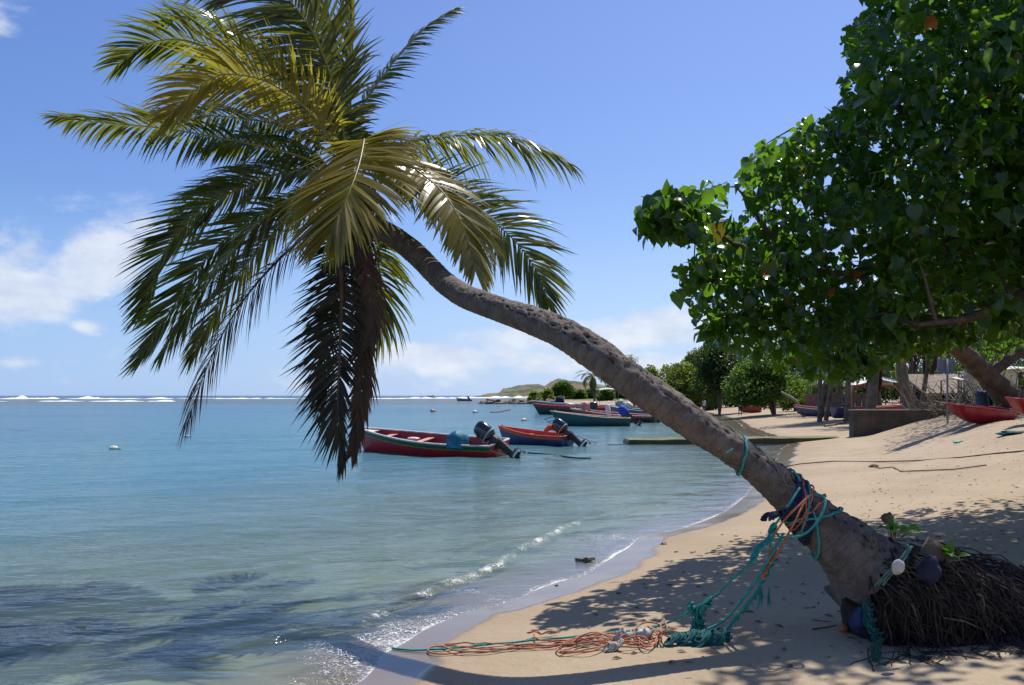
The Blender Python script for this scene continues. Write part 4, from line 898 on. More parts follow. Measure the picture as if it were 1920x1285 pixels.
for q, (a_, b_, t_, Y_, lab) in enumerate([(1440, 1530, 700, 110, 'dark shrub right of the round green tree'), (1505, 1600, 690, 112, 'dark shrub filling the gap behind the grey fence'), (1580, 1690, 685, 100, 'dark shrub behind the white tents'),
        (1670, 1790, 680, 90, 'dark shrub behind the paired palm trunks'), (1770, 1880, 670, 85, 'dark shrub behind the metal sign and shack'), (1860, 2010, 665, 80, 'dark shrub behind the right hand party tent'), (1330, 1450, 715, 130, 'dark shrub between the dark tree and the round tree'), (1225, 1340, 718, 122, 'dark shrub low beneath the olive green tree'), (1290, 1400, 712, 108, 'dark shrub low behind the bare trunked dark tree'), (1430, 1580, 712, 88, 'dark shrub low behind the leaning dead trunk')]):
    bg_tree(lab, a_, b_, t_, 765, Y_, M_leaf_dark, GH, seed=40+q, lo=0, dens=.8, name='shrub', cat='shrub')
bg_tree('open crowned tree added behind the concrete wall to shade the sand, above the beach boats', 1450, 1640, 590, 765, 48, M_leaf_mid, None, seed=31, lo=.52, dens=1.2, leaf=.2, trunk_px=1536, lumps=12)  # added tree, crown mostly hidden, put in to streak the back sand with shade
for q, (a_, b_, t_, Y_, lab) in enumerate([(1322, 1352, 722, 100, 'bright green shrub between the olive tree and the dark tree'), (1398, 1440, 728, 95, 'bright green shrub left of the round tree trunk'), (1462, 1520, 712, 74, 'bright green shrub right of the round tree trunk')]):
    bg_tree(lab, a_, b_, t_, 763, Y_, M_leaf_olive, None, seed=60+q, lo=0, dens=.6, name='shrub', cat='shrub')
G2 = 'trees and bushes on the far point'
bg_tree('round dark green tree on the far point behind the moored boats', 1030, 1078, 716, 756, 230, M_leaf_mid, G2, dens=.8, seed=21, lo=.2, name='tree')
bg_tree('low bright green bush left of the round dark tree on the far point', 1016, 1038, 730, 756, 225, M_leaf_olive, G2, dens=.5, seed=22, lo=.0, name='bush', cat='bush')
bg_tree('yellow green bush at the root of the rocky spit', 990, 1014, 735, 756, 215, M_leaf_olive, G2, dens=.5, seed=23, lo=.0, name='bush', cat='bush')
bg_tree('dull green bush right of the round dark tree on the far point', 1076, 1100, 733, 755, 240, M_leaf_mid, G2, dens=.5, seed=24, lo=.0, name='bush', cat='bush')
bg_tree('green bush under the distant palm', 1120, 1150, 728, 757, 190, M_leaf_mid, G2, dens=.5, seed=25, lo=.0, name='bush', cat='bush')
bg_tree('grey green trees hidden behind the leaning trunk by the white roof', 1140, 1215, 705, 757, 200, M_leaf_mid, G2, dens=.8, seed=26, lo=.0, name='tree')

for q, (a_, b_, t_, Y_, lab) in enumerate([(1060, 1100, 736, 260, 'low dark scrub behind the round dark tree on the far point'), (1092, 1130, 731, 250, 'dark scrub left of the distant palm'), (1004, 1030, 738, 250, 'dark scrub between the two bushes on the far point'),
        (1135, 1180, 716, 230, 'tall dark scrub behind the white shelter roof'), (1175, 1240, 700, 210, 'dark scrub filling in behind the leaning trunk')]):
    bg_tree(lab, a_, b_, t_, 756, Y_, M_leaf_dark, G2, seed=80+q, lo=0, dens=.6, name='shrub', cat='shrub')
# ------------------------------------------------------------------ other palms
def bg_palm(label, px, pyc, Y, pybase_px, size, nf=14, m=M_frond_dark, skirt=0, group='coconut palms along the beach', seed=0, tr=.16, lean=None, nl=34):
    rn = random.Random(seed); hx = P(px, pyc, Y); bx = (pybase_px-CX)/F*Y; zb = gz(bx, Y)
    root = thing('palm_tree', label, 'palm tree', (bx, Y, zb), 0, group); mb = MB()
    b0 = Vector((bx, Y, zb-.1)); mid = (b0+hx)/2+Vector(((lean or 0), 0, 0))
    mb.tube(spline([b0, mid, hx], 14), [tr*(1.25-.5*i/13) for i in range(14)], 9, 0, wob=.05); mb.build('trunk', [M_bark_grey], root)
    for k in range(nf+skirt):
        a = 2*PI*k/max(1, nf)*1.0+rn.uniform(-.2, .2); dead = k >= nf
        el_ = rn.uniform(-.1, 1.15) if not dead else -.9
        L = size*rn.uniform(.85, 1.1); d = Vector((math.cos(a), math.sin(a), 0)); pts = [hx.copy()]; p = hx.copy(); e = el_
        if dead: a = rn.uniform(0, 2*PI); d = Vector((math.cos(a), math.sin(a), 0)); L *= .8
        for s in range(6):
            p = p+(d*math.cos(e)+Vector((0, 0, math.sin(e))))*(L/6); e -= rn.uniform(.2, .42) if not dead else (.35 if e > -1.4 else 0); pts.append(p.copy())
        fm = frond_mesh(pts, L=size*.22, n=nl, w=size*.022, droop=.8, axis=Vector((0, 0, 1)), seed=seed*50+k, rr=size*.01, segs=3, wind=(-.05, 0, -.02))
        fm.build('frond', [M_frond_dead if dead else m, M_rachis_dead if dead else M_rachis], root)
    return root
bg_palm('distant coconut palm left of the leaning trunk behind the moored boats', 1112, 706, 150, 1116, 3.6, 18, M_frond_dark, 5, seed=3, tr=.2)
bg_palm('far palm whose top peeks above the middle of the leaning trunk', 1184, 672, 130, 1190, 1.7, 12, M_frond_dark, seed=4)
bg_palm('beach palm behind the concrete wall with a thick skirt of dead fronds', 1655, 560, 42, 1628, 2.9, 14, M_frond_dark, 26, seed=5, tr=.24, nl=44)
bg_palm('right hand palm of the pair behind the concrete wall leaning over the shack', 1690, 585, 41, 1712, 2.8, 12, M_frond_dark, 12, seed=6, tr=.27, lean=-.3)
bg_palm('slim palm with yellowing fronds beside the grey fence wall', 1575, 640, 50, 1548, 2.4, 12, M_frond, 8, seed=7, tr=.12)
bg_palm('reddish stemmed palm in front of the white tent', 1592, 655, 46, 1588, 2.2, 11, M_frond_gold, 10, seed=8, tr=.16)
bg_palm('low palm with drooping fronds half hiding the larger white tent', 1640, 668, 50, 1652, 2.6, 14, M_frond, 16, seed=10, tr=.13, nl=40)
bg_palm('young palm with pale midribs left of the metal sign', 1745, 640, 36, 1722, 1.9, 11, M_frond, 6, seed=9, tr=.1)
# ------------------------------------------------------------------ ropes tied round the leaning palm
def ring(px, tilt=0, extra=.012, n=40, a0=0, a1=2*PI):
    i0 = tseg(px); out = []
    for k in range(n+1):
        a = a0+(a1-a0)*k/n; i = int(np.clip(i0+tilt*math.sin(a), 0, NL-1)); r = cenv[i, 3]+disp[i, int(a/(2*PI)*NR) % NR]+extra
        out.append(Vector(cenv[i, :3]+r*(math.cos(a)*U_[i]+math.sin(a)*W_[i])))
    return out
def jit(pts, n, r, seed=0):
    s = spline(pts, n); o = Vector((seed*7.1, 0, 0))
    return [p+Vector((mnoise.noise(p*9+o), mnoise.noise(p*9+o+Vector((5, 0, 0))), mnoise.noise(p*9+o+Vector((0, 5, 0)))))*r for p in s]
def clump(mb, pts, rad, r, n=16, mi=0, turns=5):
    """a bundled, knotted length of rope or netting: strands wound round a path"""
    s = spline(pts, 30)
    for k in range(n):
        ph = random.uniform(0, 2*PI); tn = random.uniform(.5, 1)*turns; rr = random.uniform(.3, 1); st = []
        for i, p in enumerate(s):
            a = ph+tn*2*PI*i/29; q = rad*rr*(0.65+.5*abs(math.sin(i*.55+ph*.1)))
            st.append(p+Vector((math.cos(a)*q, math.sin(a)*q*.9, math.sin(a+1)*q)))
        mb.tube(st, r, 4, mi, cap=False)
def hang(mb, top, ln, n=14, r=.003, mi=0, spread=.02):
    for k in range(n):
        q = top+Vector((random.uniform(-1, 1)*spread, random.uniform(-1, 1)*spread, -ln*random.uniform(.6, 1)))
        mb.tube([top, (top+q)/2+Vector((random.uniform(-1, 1)*spread*.5, 0, 0)), q], r, 3, mi, cap=False)
TY = 5.42
# teal rope: loops round the trunk, then runs down to the sand and off to the water's edge
mb = MB()
mb.tube(ring(1512, 26, .014), .0085, 6, 0, cap=False); mb.tube(ring(1524, -10, .016), .0085, 6, 0, cap=False); mb.tube(ring(1504, 10, .02), .008, 6, 0, cap=False)
mb.tube(spline([P(1530, 925, 5.52), P(1548, 938, 5.42), P(1535, 975, 5.33), P(1505, 1003, 5.36), P(1465, 1008, TY), P(1450, 990, TY)], 30), .0085, 6, 0)
mb.tube(jit([P(1500, 915, 5.45), P(1470, 960, 5.38), P(1446, 1000, TY), P(1448, 1040, TY)], 24, .004), .008, 6, 0)
clump(mb, [P(1450, 985, TY), P(1444, 1012, TY), P(1425, 1025, TY), P(1410, 1052, TY)], .026, .006, 16, 0, 6)
hang(mb, P(1425, 1085, TY), .24, 12, .0035, 0, .02); hang(mb, P(1443, 1100, TY), .16, 10, .003, 0, .015)
g1 = ground(1215, 1178, .02); g2 = ground(1100, 1192, .02); g3 = ground(1000, 1201, .02); g4 = ground(900, 1210, .02); g5 = ground(800, 1219, .015); g6 = ground(735, 1216, .01)
mb.tube(jit([P(1408, 1054, TY), P(1370, 1090, 5.6), P(1325, 1130, 5.85), P(1305, 1140, 5.95), P(1255, 1166, 6.1), g1, g2, g3, g4, g5, g6], 90, .006), .0085, 6, 0)
k1 = ground(1300, 1190, .05)
mb.tube(jit([P(1470, 1000, TY), P(1432, 1065, TY), P(1395, 1120, 5.5), P(1355, 1165, 5.7), k1], 40, .006, 2), .0085, 6, 0)
tag(mb.build('rope', [M_teal]), 'teal green rope looped round the leaning palm trunk and stretched down to the wet sand', 'rope')
# fringed net rope
mb = MB()
clump(mb, [P(1455, 1050, TY), P(1420, 1110, 5.45), P(1392, 1145, 5.55), P(1362, 1180, 5.7), ground(1335, 1200, .04)], .018, .005, 10, 0, 9)
s = spline([P(1420, 1105, 5.45), P(1392, 1145, 5.55), P(1362, 1180, 5.7)], 10)
for p in s: hang(mb, p, .05, 4, .0025, 0, .02)
clump(mb, [P(1330, 1128, 5.85), P(1312, 1150, 5.95), P(1300, 1190, 6.0)], .04, .006, 22, 0, 2)
clump(mb, [P(1290, 1135, 5.95), P(1305, 1150, 5.98), P(1318, 1178, 6.0)], .03, .006, 12, 0, 2)
tag(mb.build('net_rope', [M_teal]), 'ragged teal net rope hanging in knots from the palm above the dark bundle', 'rope')
mb = MB()
for (a, b, r) in [(1275, 1202, .035), (1300, 1200, .042), (1330, 1202, .045), (1345, 1196, .035)]:
    g_ = ground(a, b, .03); clump(mb, [g_+Vector((-.08, 0, 0)), g_+Vector((0, .02, .02)), g_+Vector((.08, 0, .0))], r, .007, 26, 0, 3)
mb.blob(ground(1310, 1205, .01), (.14, .06, .035), 8, 0, .4, 4)
tag(mb.build('net_bundle', [M_teal_dark]), 'dark teal bundle of old netting lying on the sand below the palm', 'net')
# blue cloth strap
mb = MB()
for q in range(9): mb.tube(ring(1480+q*4.2, 6+q, .010+.004*random.random()), .011, 5, 0 if q % 3 else 1, cap=False)
clump(mb, [P(1472, 962, 5.36), P(1450, 966, 5.36), P(1432, 972, 5.38)], .026, .010, 10, 0, 2)
tag(mb.build('strap', [M_darkblue, M_blue]), 'dark blue cloth strap knotted round the palm trunk just above the ropes', 'strap')
# orange ropes on the trunk
mb = MB()
for q in range(3): mb.tube(ring(1500+q*5, 14-q*8, .020), .007, 5, 0, cap=False)
mb.tube(jit([P(1524, 925, 5.45), P(1490, 955, 5.36), P(1460, 990, 5.38), P(1446, 1020, TY), P(1440, 1055, TY)], 30, .005, 4), .0075, 5, 0)
mb.tube(jit([P(1515, 930, 5.45), P(1492, 975, 5.36), P(1470, 1015, 5.38), P(1452, 1045, TY)], 30, .005, 5), .0075, 5, 0)
clump(mb, [P(1458, 1035, TY), P(1446, 1052, TY), P(1434, 1072, TY), P(1432, 1085, TY)], .020, .006, 10, 0, 3)
tag(mb.build('rope', [M_orange]), 'orange rope tied in a knot beside the teal one on the palm trunk', 'rope')
mb = MB()
mb.tube(ring(1470, 30, .008), .004, 4, 0, cap=False); mb.tube(ring(1452, -34, .008), .0035, 4, 0, cap=False); mb.tube(ring(1490, 2, .008), .004, 4, 0, cap=False)
tag(mb.build('cord', [mat('grey_cord', (.16, .15, .13), .8)]), 'thin grey cord wound round the trunk above the blue strap', 'cord')
mb = MB(); mb.tube(ring(1391, 6, .012), .009, 6, 0, cap=False); clump(mb, [P(1374, 842, 5.5), P(1368, 846, 5.5), P(1362, 850, 5.5)], .01, .004, 5, 0, 1)
tag(mb.build('rope', [M_teal]), 'single teal ring of rope round the middle of the leaning trunk', 'rope')
# orange brown rope heap on the sand
def gl(l, lift=.015): return [ground(a, b, lift+random.uniform(0, .02)) for a, b in l]
mb = MB()
paths = [[(1228, 1180), (1180, 1195), (1100, 1205), (1000, 1215), (900, 1216), (830, 1209), (806, 1214), (812, 1224), (870, 1225), (960, 1215), (1050, 1208), (1130, 1200)],
         [(1120, 1203), (1040, 1210), (960, 1208), (880, 1206), (830, 1209), (865, 1222), (930, 1219), (1010, 1208)],
         [(1190, 1190), (1150, 1186), (1100, 1196), (1060, 1206), (1044, 1218), (1060, 1225), (1110, 1220), (1140, 1205), (1120, 1192)],
         [(1210, 1200), (1150, 1205), (1090, 1210), (1050, 1220), (1080, 1222), (1130, 1212), (1180, 1214), (1220, 1210)],
         [(1000, 1190), (1010, 1200), (1060, 1200), (1110, 1193), (1090, 1203), (1030, 1204)],
         [(1235, 1200), (1240, 1175), (1215, 1168), (1190, 1180), (1200, 1200), (1225, 1208), (1238, 1190), (1220, 1178)],
         [(1236, 1180), (1228, 1205), (1210, 1212), (1198, 1195), (1215, 1175), (1232, 1190)]]
for q, p_ in enumerate(paths):
    mb.tube(jit(gl(p_, .010+.003*q), 70, .012, q+20), .0065, 6, q % 2)
for q in range(5):
    c0 = ground(random.uniform(1060, 1210), random.uniform(1196, 1212), .03); a = random.uniform(0, 3)
    lp_ = [c0+Vector((math.cos(a+t)*random.uniform(.10, .2), math.sin(a+t)*.06, .03*math.sin(t*2))) for t in np.linspace(0, 5.6, 8)]
    mb.tube([floor_z(p, .01) for p in spline(lp_, 30)], .006, 5, q % 2)
for q in range(8):
    c0 = ground(1015, 1190, .02); e = c0+Vector((random.uniform(-.12, .16), random.uniform(-.03, .03), random.uniform(.0, .05))); mb.tube([c0, (c0+e)/2+Vector((0, 0, .02)), e], .005, 4, 0)
tag(mb.build('rope_pile', [M_orange, M_brownrope]), 'long heap of orange and brown rope stretched along the sand at the bottom centre', 'rope')
for (a, b, r, lab) in [(1168, 1196, .045, 'off white rag knotted in the middle of the orange rope heap'), (1206, 1192, .05, 'upright off white rag at the right end of the rope heap'), (1150, 1213, .03, 'small off white rag along the lower edge of the rope heap')]:
    mb = MB(); g_ = ground(a, b, .03); mb.blob(g_, (r*1.2, r*.7, r*1.1), 8, 0, .5, 3); clump(mb, [g_+Vector((-.05, 0, 0)), g_, g_+Vector((.06, 0, .03))], .03, .006, 8, 0, 2)
    tag(mb.build('rag', [M_whiteplastic]), lab, 'rag')
mb = MB(); mb.tube(jit([ground(1236, 1185, .06), ground(1250, 1180, .12), ground(1245, 1160, .12), ground(1240, 1185, .1), ground(1262, 1196, .03), ground(1290, 1202, .03)], 50, .01, 40), .006, 5, 0)
tag(mb.build('cord', [M_brownrope]), 'thin brown cord joining the orange rope heap to the dark net bundle', 'cord')
# ropes lying across the beach in the middle distance
mb = MB(); mb.tube([ground(a, b, .012) for a, b in [(1425, 884), (1500, 870), (1560, 865), (1640, 866), (1720, 864), (1800, 858), (1870, 850), (1960, 842)]], .016, 5, 0)
tag(mb.build('rope', [M_twig]), 'long dark rope lying across the sand behind the leaning trunk', 'rope')
mb = MB(); mb.tube([ground(a, b, .02) for a, b in [(1632, 873), (1650, 878), (1675, 876), (1690, 884), (1740, 882), (1790, 880), (1850, 872)]], .012, 5, 0); mb.blob(ground(1640, 874, .02), (.12, .05, .04), 6, 0, .4)
tag(mb.build('rope', [M_twig]), 'short dark rope with a knotted end on the sunlit sand right of the trunk', 'rope')

# ------------------------------------------------------------------ things caught on the root mound
def plant(px, py, Y, label, n, size, seed, kinds=(0,)):
    rn = np.random.default_rng(seed); p0 = P(px, py, Y); root = thing('seedling', label, 'plant', p0, 0)
    ax = rn.normal(0, .8, (n, 3)); ax[:, 2] = np.abs(ax[:, 2])*.5+.1; ax[:, 1] -= .4
    pos = np.array(tuple(p0))+ax*size*.45+np.array([0, 0, size*.5]); nn = rn.normal(0, .4, (n, 3)); nn[:, 2] += 1; nn[:, 1] -= .4
    v, f, a = leaf_cloud(pos, ax, nn, rn.uniform(.6, 1.1, n)*size, rn.random(n)*.9); raw_mesh('leaves', v-np.array(tuple(p0)), f, MATS['seedling_leaf'], root, attr=a, smoothf=False)
    mb = MB()
    for k in range(n): mb.tube([p0-Vector((0, 0, .03)), Vector(pos[k])], .003, 4, 0, cap=False)
    mb.build('stem', [M_twig], root)
leafmat('seedling_leaf', (0.05, 0.14, 0.02), (0.12, 0.28, 0.04), (0.25, 0.5, 0.05), .4, .4, .4)
plant(1678, 1008, 5.35, 'fresh green seedling sprouting on top of the root mound against the trunk', 11, .085, 3)
plant(1775, 1052, 5.3, 'small dull green sprout behind the torn bark on the root mound', 7, .07, 4)
mb = MB(); mb.blob(P(1663, 972, 5.5), (.035, .03, .035), 8, 0, .4, 3); mb.tube([P(1665, 976, 5.5), P(1672, 1004, 5.42)], .006, 5, 0)
tag(mb.build('dry_pod', [M_rachis_dead]), 'dark dry pod on a stalk above the green seedling', 'seed pod')
mb = MB(); mb.blob(P(1684, 1063, 5.0), (.040, .024, .050), 12, 0, .10, 1.0, R=Matrix.Rotation(.5, 3, 'Y'))
tag(mb.build('float', [M_whiteplastic]), 'white foam float hanging on teal line against the roots', 'float')
mb = MB()
for q in range(5): mb.tube(jit([P(1703+q*2, 1024, 5.12), P(1690+q*2, 1045, 5.08), P(1670+q*3, 1065, 5.06), P(1640+q*4, 1098, 5.1)], 20, .012, q+60), .0045, 5, 0)
clump(mb, [P(1700, 1020, 5.12), P(1704, 1034, 5.1)], .014, .004, 6, 0, 2)
tag(mb.build('rope', [mat('faded_teal_rope', (.04, .13, .11), .8, (.09, .2, .17), 30)]), 'faded teal lines draped over the top of the root mound', 'rope')
mb = MB(); mb.blob(P(1742, 1068, 5.16), (.075, .03, .09), 12, 0, .22, 2.0)
tag(mb.build('cloth', [M_darkblue]), 'dark blue cloth snagged beside the torn bark on the root mound', 'cloth')
mb = MB(); mb.blob(P(1612, 1162, 5.28), (.06, .035, .085), 12, 0, .25, 2.0); clump(mb, [P(1625, 1130, 5.25), P(1632, 1165, 5.22), P(1650, 1200, 5.2)], .035, .005, 14, 1, 2)
tag(mb.build('plastic_bag', [M_blue, M_teal_dark]), 'blue plastic bag and net wedged at the left foot of the root mound', 'bag')
mb = MB(); mb.blob(ground(1583, 1180, .02), (.03, .02, .035), 8, 0, .4)
tag(mb.build('scrap', [M_orange]), 'small orange scrap on the sand at the left foot of the roots', 'scrap')
mb = MB(); mb.tube(jit([P(1652, 1195, 5.12), ground(1652, 1225, .01), ground(1645, 1240, .01), ground(1662, 1246, .01)], 20, .01, 70), .004, 4, 0); clump(mb, [P(1640, 1210, 5.1), ground(1645, 1235, .02)], .03, .003, 12, 0, 2)
tag(mb.build('net_scrap', [mat('green_net', (.02, .09, .05), .9)]), 'scrap of green net trailing from the roots onto the sand', 'net')

# ------------------------------------------------------------------ small litter on the beach
def stick(label, l, r, m=None, name='stick', cat='stick'):
    mb = MB(); mb.tube(jit([ground(a, b, r*.8) for a, b in l], 12, r*.8, len(label)), [r*(1-.5*i/11) for i in range(12)], 6, 0, wob=.15)
    return tag(mb.build(name, [m or M_twig]), label, cat)
stick('thin twig on the shaded sand left of the root mound', [(1524, 1180), (1545, 1177), (1570, 1172)], .006)
stick('short straight twig just above the other one left of the roots', [(1522, 1162), (1540, 1164), (1558, 1166)], .005)
stick('short dark stick on the sand right of the root mound top', [(1836, 1041), (1848, 1041), (1860, 1042)], .018)
stick('dark branch washed up on the sand before the concrete wall', [(1547, 799), (1565, 796), (1588, 792)], .07, M_wood, 'driftwood', 'driftwood')
for q, (a, b, r, lab) in enumerate([(1105, 1052, .05, 'mossy stone in the edge of the wash'), (1160, 1113, .012, 'tiny dark pebble on the sand left of the leaf shadows'), (1245, 1020, .02, 'small dark pebble beside the wet sand at the leaf shadow'),
        (1044, 1098, .010, 'tiny pebble on the lavender wet sand'), (1268, 1035, .014, 'little pebble just right of the wet sand tongue')]):
    mb = MB(); g_ = ground(a, b, r*.3)
    mb.blob(g_, (r*1.9, r*1.1, r*.8), 10, 0, .35, 1.5)
    if q == 0: mb.blob(g_+Vector((-.10, .03, .0)), (.07, .04, .03), 8, 0, .4); mb.blob(g_+Vector((.04, -.03, -.01)), (.06, .04, .025), 8, 0, .4)
    tag(mb.build('stone', [M_stone]), lab, 'stone')
mb = MB()
for q in range(1500):   # leaf litter and bits of coral strewn over the upper beach
    Yq = random.uniform(5, 26)**1.0; px = random.uniform(1380, 2100); x = (px-CX)/F*Yq; d_ = float(signed_d(np.array([x]), np.array([Yq]))[0])
    if d_ < 1.2 or random.random() > min(1, d_/6): continue
    z = gz(x, Yq)+.006; s_ = random.uniform(.012, .045); a = random.uniform(0, 6)
    mb.add([(x+s_*math.cos(a+k*1.57)*(1 if k % 2 else .5), Yq+s_*math.sin(a+k*1.57)*(1 if k % 2 else .5), z+(.012 if k == 1 else 0)) for k in range(4)], [(0, 1, 2, 3)], random.choice((0, 0, 0, 1)))
for q in range(260):
    Yq = random.uniform(5.2, 15); px = random.uniform(1050, 2000); x = (px-CX)/F*Yq; d_ = float(signed_d(np.array([x]), np.array([Yq]))[0])
    if d_ < .9: continue
    z = gz(x, Yq); s_ = random.uniform(.015, .05); a = random.uniform(0, 6); c_, n_ = math.cos(a), math.sin(a)
    mb.add([(x-c_*s_, Yq-n_*s_, z+.004), (x+n_*s_*.35, Yq-c_*s_*.35, z+.018), (x+c_*s_, Yq+n_*s_, z+.006), (x-n_*s_*.35, Yq+c_*s_*.35, z+.014)], [(0, 1, 2, 3)], random.choice((0, 0, 1)))
tag(mb.build('beach_litter', [M_twig, M_wood], smoothf=False), 'dead leaves and bits of bark strewn over the upper sand', None, None, 'stuff')
mb = MB(); mb.blob(ground(1798, 829, .01), (.14, .09, .03), 8, 0, .5, 2)
tag(mb.build('net_scrap', [mat('mint_net', (.12, .42, .30), .8)]), 'mint green scrap of net on the sunlit sand below the red dinghy', 'net')
mb = MB(); mb.blob(ground(1905, 812, .01), (.4, .2, .05), 8, 0, .5, 2)
tag(mb.build('net_scrap', [M_teal_dark]), 'dark teal heap of net on the sand at the right edge', 'net')

# ------------------------------------------------------------------ boats
def hull_fn(L, B, h0, hb, rake=.35, blunt=0.0, draft=.14, stern=.82):
    def half(s):
        f = 1-max(0, (s-.35)/.65)**(2.3 if not blunt else 3.0); f = max(blunt, f)
        return B/2*(stern+(1-stern)*min(1, s/.35)) * max(f, .015) if s < .35 else B/2*max(f, .015)
    def zg(s): return h0+(hb-h0)*s**2.3
    def sect(s, inset=0.0, lift=0.0):
        b = max(.005, half(s)-inset); zk = -draft+max(0, (s-.72)/.28)**2.2*(.05+draft*.9)+lift; g = zg(s)
        out = []
        for fb, fz in ((0, 0), (.34, .02), (.62, .09), (.80, .34), (.92, .66), (1.0, 1.0)):
            z = zk+(g-zk)*fz; x = L*(s-.5)+rake*max(0, (s-.55)/.45)**1.6*(z+draft)/(hb+draft)-(.02 if inset else 0)*(1 if s > .5 else -1)
            out.append((x, b*fb, z))
        return out
    return half, zg, sect
def make_boat(label, bow, stern_, B, h0, hb, cols, name='fishing_boat', motor=None, stripe=None, thwarts=(.25, .5, .72), rake=.35, blunt=0, deck=.16, heel=0, cat='boat', z0=0.0, trim=0.0, inner=None, group='boats moored off the beach', draft=.14, mscale=1.0, mtilt=55, mmat=None):
    bow = Vector(bow); st = Vector(stern_); d = bow-st; L = d.xy.length; c = (bow+st)/2
    root = thing(name, label, cat, (c.x, c.y, z0), math.atan2(d.y, d.x), group); root.rotation_euler = (heel, -trim, math.atan2(d.y, d.x))
    half, zg, sect = hull_fn(L, B, h0, hb, rake, blunt, draft); N = 28; hullm, gunm, inm = cols
    def loft(inset, lift, flip=False):
        vs = []; m = 11
        for i in range(N+1):
            s = i/N*.998; sc_ = sect(s, inset, lift); vs += [(x, -y, z) for x, y, z in sc_[::-1]]+[(x, y, z) for x, y, z in sc_[1:]]
        fs = [(i*m+k, (i+1)*m+k, (i+1)*m+k+1, i*m+k+1) for i in range(N) for k in range(m-1)]+[tuple(range(m))]
        if blunt: fs.append(tuple(N*m+k for k in range(m-1, -1, -1)))
        if flip: fs = [f[::-1] for f in fs]
        return vs, fs
    mb = MB(); mb.add(*loft(0, 0)); mb.build('hull', [hullm], root, True)
    mb = MB(); mb.add(*loft(.035, .10, True)); mb.build('interior', [inm], root, True)
    mb = MB()
    for sg in (-1, 1):
        pts = [Vector((sect(i/N*.998)[-1][0], sg*(half(i/N*.998)-.012), zg(i/N)+.012)) for i in range(N+1)]
        mb.tube(pts, .034, 6, 0)
    mb.tube([(sect(0)[-1][0], -half(0), zg(0)+.012), (sect(0)[-1][0], half(0), zg(0)+.012)], .034, 6, 0)
    if blunt: mb.tube([(sect(.998)[-1][0], -half(.998), zg(1)+.012), (sect(.998)[-1][0], half(.998), zg(1)+.012)], .034, 6, 0)
    mb.build('gunwale', [gunm], root, True)
    if stripe:
        for q, (m_, f0, f1) in enumerate(stripe):
            mb = MB()
            for sg in (-1, 1):
                vs = []
                for i in range(N+1):
                    s = i/N*.998; a, b = Vector(sect(s)[-2]), Vector(sect(s)[-1])
                    zt = zg(s)
                    for f in (f0, f1):
                        z = zt-f; t = (z-a.z)/(b.z-a.z); p = a.lerp(b, t); vs.append((p.x+.004, sg*(p.y+.006+q*.002), p.z))
                mb.add(vs, [((2*i, 2*i+2, 2*i+3, 2*i+1) if sg > 0 else (2*i+1, 2*i+3, 2*i+2, 2*i)) for i in range(N)])
            mb.build('stripe', [m_], root, True)
    for t in thwarts:
        mb = MB(); w = half(t)-.03; mb.box((L*(t-.5), 0, zg(t)-.13), (.26, 2*w*.97, .035)); mb.build('thwart', [inner or gunm], root, True, False, .008)
    if deck:
        mb = MB(); vs = []; M = 8
        for i in range(M+1):
            s = 1-deck+deck*i/M*.985; w = max(.004, half(s)-.02); x = sect(s)[-1][0]; vs += [(x, -w, zg(s)-.03), (x, 0, zg(s)-.012), (x, w, zg(s)-.03)]
        mb.add(vs, [(3*i+k, 3*i+3+k, 3*i+4+k, 3*i+1+k) for i in range(M) for k in (0, 1)]); mb.build('bow_deck', [gunm], root, True)
        mb = MB(); bx = sect(.95)[-1][0]; mb.tube([(bx, 0, zg(.95)-.03), (bx+.02, 0, zg(.95)+.12)], .03, 6); mb.build('bow_post', [gunm], root, True)
    if motor:
        ms = bpy.data.objects.new('outboard_motor', None); C.objects.link(ms); ms.parent = root; ms.location = (-L/2-.03, motor[1], zg(0)+.02)
        R = Matrix.Rotation(math.radians(mtilt), 3, 'Y'); k = mscale
        cm = mmat or M_black
        mb = MB(); prof = [(.02, .20), (.13, .21), (.165, .28), (.175, .40), (.17, .55), (.15, .66), (.11, .72), (.02, .745)]
        mb.lathe([(r*k, z*k) for r, z in prof], (0, 0, 0), 16, 0, R, (1.35, .95, 1)); mb.build('cowling', [cm], ms, True)
        if not mmat:
            mb = MB(); mb.lathe([(r*k*1.01+.002, z*k) for r, z in ((.172, .29), (.176, .30), (.176, .315), (.174, .325))], (0, 0, 0), 16, 0, R, (1.35, .95, 1)); mb.build('cowling_band', [M_whiteplastic], ms, True)
        mb = MB(); mb.box(R @ Vector((-.03*k, 0, .10*k)), (.22*k, .16*k, .24*k), 0, R, .9); mb.box(R @ Vector((-.05*k, 0, -.22*k)), (.17*k, .08*k, .55*k), 0, R, 1.3)
        mb.box(R @ Vector((-.10*k, 0, -.50*k)), (.34*k, .17*k, .02*k), 0, R)
        mb.lathe([(.01, -.22*k), (.045*k, -.15*k), (.055*k, 0), (.05*k, .12*k), (.02*k, .2*k)], R @ Vector((-.08*k, 0, -.62*k)), 10, 0, R @ Matrix.Rotation(PI/2, 3, 'Y'))
        mb.box(R @ Vector((-.08*k, 0, -.72*k)), (.12*k, .02*k, .16*k), 0, R)
        mb.box(Vector((.02, 0, -.06)), (.10, .20, .26), 0)
        mb.build('motor_leg', [M_blackm], ms, True, False, .006)
        mb = MB(); hb_ = R @ Vector((-.29*k, 0, -.62*k))
